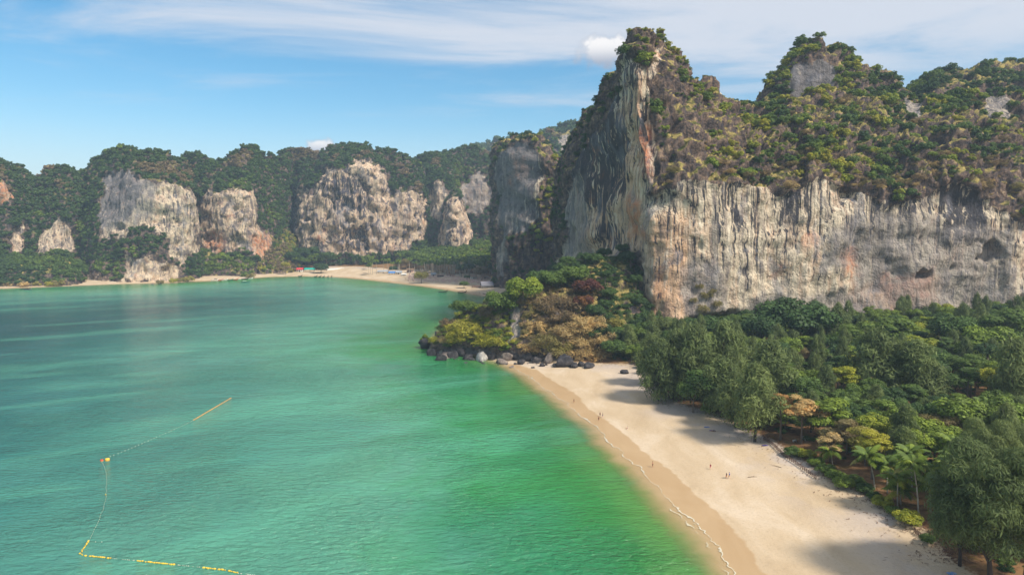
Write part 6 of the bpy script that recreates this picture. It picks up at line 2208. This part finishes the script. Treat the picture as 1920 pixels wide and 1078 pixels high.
def build_shore_things():
    wood = mat_plain('grey_driftwood', lin(112, 92, 74), 0.95, 0.3)
    rust = mat_plain('dark_fence_wood', lin(84, 56, 44), 0.9, 0.3)
    # fence under the trees
    for lab, pts, n in (('low dark brown fence of posts and rails at the upper end of the hedge', [(1432, 822), (1450, 834), (1468, 851)], 16), ('low brown fence continuing along the hedge', [(1470, 853), (1500, 873), (1530, 895)], 18),
                        ('short brown fence below the largest bright shrub', [(1714, 994), (1724, 1002), (1738, 1012)], 8)):
        P = []
        for a, b in pts:
            g = gnd(a, b, 2.6)
            P.append((g[0], g[1], ground_z(g[0], g[1])))
        P = np.array(P)
        root = thing('fence', lab, 'fence', tuple(P[0]))
        Q = P - P[0]
        u = np.linspace(0, 1, n)
        k = np.linspace(0, 1, len(Q))
        X = np.stack([np.interp(u, k, Q[:, i]) for i in range(3)], 1)
        pm = boxes('post', [(-0.06, 0.06, -0.06, 0.06, -0.3, 1.15)], rust, root)
        pm.location = X[0]
        for q in X[1:]:
            put('post', pm.data, q, (1, 1, RND.uniform(0.85, 1.1)), RND.uniform(0, 1), root)
        for hz in (0.35, 0.7, 1.02):
            for a, b in zip(X[:-1], X[1:]):
                d = b - a
                o = link('rail', bpy.data.meshes.get('fence_rail') or boxes_mesh('fence_rail', (-0.5, 0.5, -0.025, 0.025, -0.06, 0.06), rust), root, (*((a + b) / 2)[:2], (a[2] + b[2]) / 2 + hz))
                o.scale = (np.linalg.norm(d[:2]) * 1.02, 1, 1)
                o.rotation_euler = (0, -math.atan2(d[2], np.linalg.norm(d[:2])), math.atan2(d[1], d[0]))
    # driftwood sticks
    for px, py, rz, L, lab in ((1455, 870, 2.3, 3.2, 'forked dead branch on the sand below the hedge'), (1411, 887, 0.1, 2.6, 'thin stick lying across the dry sand'), (1592, 892, -0.2, 3.4, 'fallen log on the bare soil of the clearing'), (1722, 952, -0.4, 4.0, 'dead palm branch on the clearing beside the tall palm trunk'), (1596, 932, -0.7, 1.6, 'short stick at the edge of the litter line')):
        g = gnd(px, py, 2.4)
        z = ground_z(g[0], g[1])
        me = tubes_mesh('branch', [[(-L / 2, 0, 0.02, 0.09), (0, 0.12, 0.1, 0.07), (L / 2, 0, 0.05, 0.03)], [(0.1 * L, 0.1, 0.1, 0.05), (0.3 * L, 0.55, 0.22, 0.02)]], wood, 5)
        o = link('branch', me, None, (g[0], g[1], z + 0.06))
        o.rotation_euler = (0, 0, rz)
        tag(o, lab, 'driftwood')
    # litter line of leaves and twigs at the top of the beach
    ve = np.array(G2(veg_edge))
    V, Fq = [], []
    for i in range(5200):
        s = RND.random() * (len(ve) - 1)
        k = int(s)
        p = ve[k] + (ve[k + 1] - ve[k]) * (s - k)
        off = RND.gauss(-1.2, 1.5) if RND.random() < 0.6 else RND.gauss(0, 4.5)
        t_ = ve[k + 1] - ve[k]
        n_ = np.array([-t_[1], t_[0]]) / max(np.linalg.norm(t_), 1e-6)
        q = p + n_ * -off
        V.append((q[0], q[1]))
        Fq.append((RND.uniform(0.08, 0.45), RND.uniform(0.03, 0.09), RND.uniform(0, 3.14)))
    V = np.array(V)
    Z = beach_height(V)[0] + smooth(sdist(V, FOREST), 0, 3) * 0.35 + 0.10
    vv, ff = [], []
    for (x, y), z, (l, w, a) in zip(V, Z, Fq):
        c, s = math.cos(a), math.sin(a)
        b = len(vv)
        for dx, dy, dz in ((-l, -w, 0), (l, -w, 0.04), (l, w, 0.06), (-l, w, 0.02)):
            vv.append((x + dx * c - dy * s, y + dx * s + dy * c, z + dz))
        ff.append((b, b + 1, b + 2, b + 3))
    tag(link('litter', mesh_np('litter', vv, ff, mat_plain('dry_leaf_litter', lin(104, 72, 50), 0.95, 0.4, 0.4))), 'dry leaves and twigs littering the upper edge of the sand', None, None, 'stuff')
    # pale slabs and seats in the clearing under the almond trees
    wh = mat_plain('pale_concrete', lin(196, 192, 184), 0.85, 0.15)
    for px, py, w, d, h, lab in ((1507, 822, 1.8, 0.8, 0.45, 'pale low bench slab under the bright green tree'), (1513, 826, 2.0, 0.7, 0.4, 'second pale slab right of the low bench'), (1490, 828, 1.3, 0.7, 0.4, 'pale slab under the rusty orange tree')):
        g = gnd(px, py, 2.8)
        z = ground_z(g[0], g[1])
        root = thing('bench', lab, 'bench', (g[0], g[1], z), 0.3)
        boxes('seat', [(-w / 2, w / 2, -d / 2, d / 2, h, h + 0.1)], wh, root)
        for sx in (-1, 1):
            boxes('leg', [(sx * w * 0.36 - 0.1, sx * w * 0.36 + 0.1, -d * 0.38, d * 0.38, -0.1, h)], wh, root)


def boxes_mesh(name, b, mat):
    V, Q = box_v(*b)
    return mesh_np(name, V, Q, mat)


def hut(px, py, w, d, h, rh, wallm, roofm, label, cat='hut', rz=0.0, open_sides=False, z0=3.0, hip=0.0):
    g = gnd(px, py, z0)
    z = float(beach_height(np.array([[g[0], g[1]]]))[0][0])
    g = gnd(px, py, z)
    root = thing('hut', label, cat, (g[0], g[1], z), rz)
    if not open_sides:
        boxes('wall', [(-w / 2, w / 2, -d / 2, -d / 2 + 0.15, 0, h)], wallm, root)
        boxes('wall', [(-w / 2, w / 2, d / 2 - 0.15, d / 2, 0, h)], wallm, root)
        for s in (-1, 1):
            boxes('wall', [(s * w / 2 - 0.075, s * w / 2 + 0.075, -d / 2 + 0.15, d / 2 - 0.15, 0, h)], wallm, root)
        boxes('door', [(-w * 0.1, w * 0.1, -d / 2 - 0.04, -d / 2 - 0.003, 0, h * 0.72)], BARK_DARK, root)
        for s in (-1, 1):
            boxes('window', [(s * w * 0.3 - 0.5, s * w * 0.3 + 0.5, -d / 2 - 0.03, -d / 2 - 0.003, h * 0.4, h * 0.72)], BARK_DARK, root)
    else:
        for sx in (-1, 0, 1):
            for sy in (-1, 1):
                boxes('post', [(sx * w * 0.46 - 0.1, sx * w * 0.46 + 0.1, sy * d * 0.45 - 0.1, sy * d * 0.45 + 0.1, -0.2, h)], BARK_DARK, root)
    W_, D_ = w / 2 + 0.6, d / 2 + 0.6
    R = W_ - hip
    V = [(-W_, -D_, h - 0.2), (W_, -D_, h - 0.2), (W_, D_, h - 0.2), (-W_, D_, h - 0.2), (-R, 0, h + rh), (R, 0, h + rh)]
    V += [(x, y, zz - 0.14) for x, y, zz in V]
    Fs = [(0, 1, 5, 4), (2, 3, 4, 5), (1, 2, 5), (3, 0, 4), (7, 6, 10, 11), (9, 8, 11, 10), (8, 7, 11), (6, 9, 10), (1, 0, 6, 7), (2, 1, 7, 8), (3, 2, 8, 9), (0, 3, 9, 6)]
    poly_obj('roof', V, Fs, roofm, root)
    return root


def build_far_buildings():
    pink = mat_plain('pale_pink_plaster', lin(206, 172, 158), 0.9, 0.15)
    white = mat_plain('whitewash', lin(214, 210, 202), 0.9, 0.12)
    wood = mat_plain('brown_hut_wood', lin(96, 72, 58), 0.9, 0.3)
    redr = mat_plain('red_roof_tin', lin(196, 62, 66), 0.7, 0.15)
    teal = mat_plain('teal_tarpaulin', lin(20, 160, 142), 0.6, 0.12)
    blue = mat_plain('blue_tarpaulin', lin(70, 118, 176), 0.6, 0.15)
    grey = mat_plain('grey_roof_tin', lin(150, 156, 164), 0.7, 0.15)
    thatch = mat_plain('brown_thatch', lin(122, 98, 78), 0.95, 0.3)
    bank = mat_plain('red_brown_earth', lin(150, 112, 92), 0.95, 0.25, 0.3)
    hut(563, 510, 9, 6, 4, 2.4, white, redr, 'hut with a red roof at the left end of the far beach')
    hut(581, 510, 14, 6, 4, 2.2, wood, teal, 'long shed with a bright teal roof right of the red roofed hut', 'shed', 0.05, True)
    hut(718, 512, 14, 6, 2.6, 1.4, wood, grey, 'long low open shed with a pale grey roof', 'shed', 0, True)
    hut(735, 515, 8, 6, 2.6, 2.2, wood, blue, 'shelter covered with a blue tarpaulin', 'shelter', 0, True)
    hut(748, 514, 8, 6, 2.8, 1.8, white, grey, 'white shelter right of the blue tarpaulin', 'shelter', 0.1, False)
    hut(757, 517, 6, 5, 2.2, 1.2, white, white, 'small white tent like shelter nearest the far sand', 'shelter', 0.3)
    hut(769, 511, 9, 7, 3.4, 2.4, pink, thatch, 'pale pink bungalow with a thatched roof', 'bungalow', 0.2)
    hut(813, 517, 6, 5, 2.6, 1.4, white, grey, 'small white bungalow among the palms', 'bungalow', 0.1)
    hut(826, 519, 9, 5, 2.2, 1.2, wood, thatch, 'low brown bungalow right of the small white one', 'bungalow', 0.2)
    hut(845, 518, 10, 5, 2.2, 1.2, pink, thatch, 'pinkish bungalow among the palm trunks', 'bungalow', -0.1)
    hut(888, 523, 8, 6, 3.2, 2.2, white, thatch, 'whitish bungalow behind the dark bushes', 'bungalow', 0.2)
    hut(910, 522, 8, 6, 3.2, 2.2, pink, thatch, 'pink bungalow behind the dark hut', 'bungalow', -0.1)
    hut(926, 521, 7, 6, 3.0, 2.0, mat_plain('yellow_plaster', lin(214, 176, 104), 0.9, 0.15), thatch, 'yellow bungalow next to the pillar foot', 'bungalow', 0.1)
    hut(913, 540, 13, 8, 3.2, 4.2, wood, mat_plain('slate_grey_roof', lin(122, 120, 128), 0.8, 0.15), 'dark open beach hut with a big grey pitched roof', 'hut', 0.25, True)
    hut(893, 540, 9, 4, 1.6, 1.0, wood, wood, 'low brown shack left of the dark beach hut', 'shack', 0.1, True)
    # long white wall along the palms, on its bank of red earth
    P = [gnd(a, b, 5.0) for a, b in ((613, 505.5), (650, 503), (690, 500.5), (728, 498.5))]
    root = thing('boundary_wall', 'long white wall running along the front of the palm grove', 'wall', (P[0][0], P[0][1], 0))
    for i, (a, b) in enumerate(zip(P[:-1], P[1:])):
        d = (b - a)
        L = math.hypot(d[0], d[1])
        o = boxes('wall_panel', [(0, L, -0.15, 0.15, 2.0, 6.2 + 0.3 * i)], white, root)
        o.location = (a[0] - P[0][0], a[1] - P[0][1], 0)
        o.rotation_euler = (0, 0, math.atan2(d[1], d[0]))
        o2 = boxes('coping', [(0, L, -0.3, 0.3, 6.2 + 0.3 * i, 6.45 + 0.3 * i)], white, root)
        o2.location = o.location
        o2.rotation_euler = o.rotation_euler
    # rubble in front of the bungalows
    V, Fs = [], []
    for i in range(900):
        px, py = RND.uniform(765, 930), 0
        py = RND.uniform(514, 524) + (px - 765) * 0.05
        g = gnd(px, py, 3)
        z = float(beach_height(np.array([[g[0], g[1]]]))[0][0])
        s = RND.uniform(0.3, 1.1)
        v, q = box_v(g[0] - s, g[0] + s, g[1] - s * 0.6, g[1] + s * 0.6, z - 0.1, z + s * RND.uniform(0.3, 1.2))
        n = len(V)
        V += v
        Fs += [tuple(k + n for k in f) for f in q]
    tag(link('rubble', mesh_np('rubble', V, Fs, pink)), 'pale pink rubble and planks between the bungalows and the far sand', None, None, 'stuff')


def build_haze():
    m = bpy.data.materials.new('haze')
    m.use_nodes = True
    t = NT(m.node_tree)
    t.n.clear()
    out = t.new('ShaderNodeOutputMaterial')
    v = t.new('ShaderNodeVolumePrincipled')
    v.inputs['Color'].default_value = (0.60, 0.80, 1.0, 1)
    v.inputs['Density'].default_value = HAZE_DENSITY
    v.inputs['Anisotropy'].default_value = 0.0
    t.l.new(v.outputs[0], out.inputs['Volume'])
    o = boxes('haze', [(-4000, 4000, -600, 4300, -16, 420)], m)
    tag(o, 'thin bluish air over the whole bay', None, None, 'stuff')


HAZE_DENSITY = 0.00014
build_rocks()
build_boats()
build_buoys()
build_people()
build_shore_things()
build_far_buildings()
build_haze()
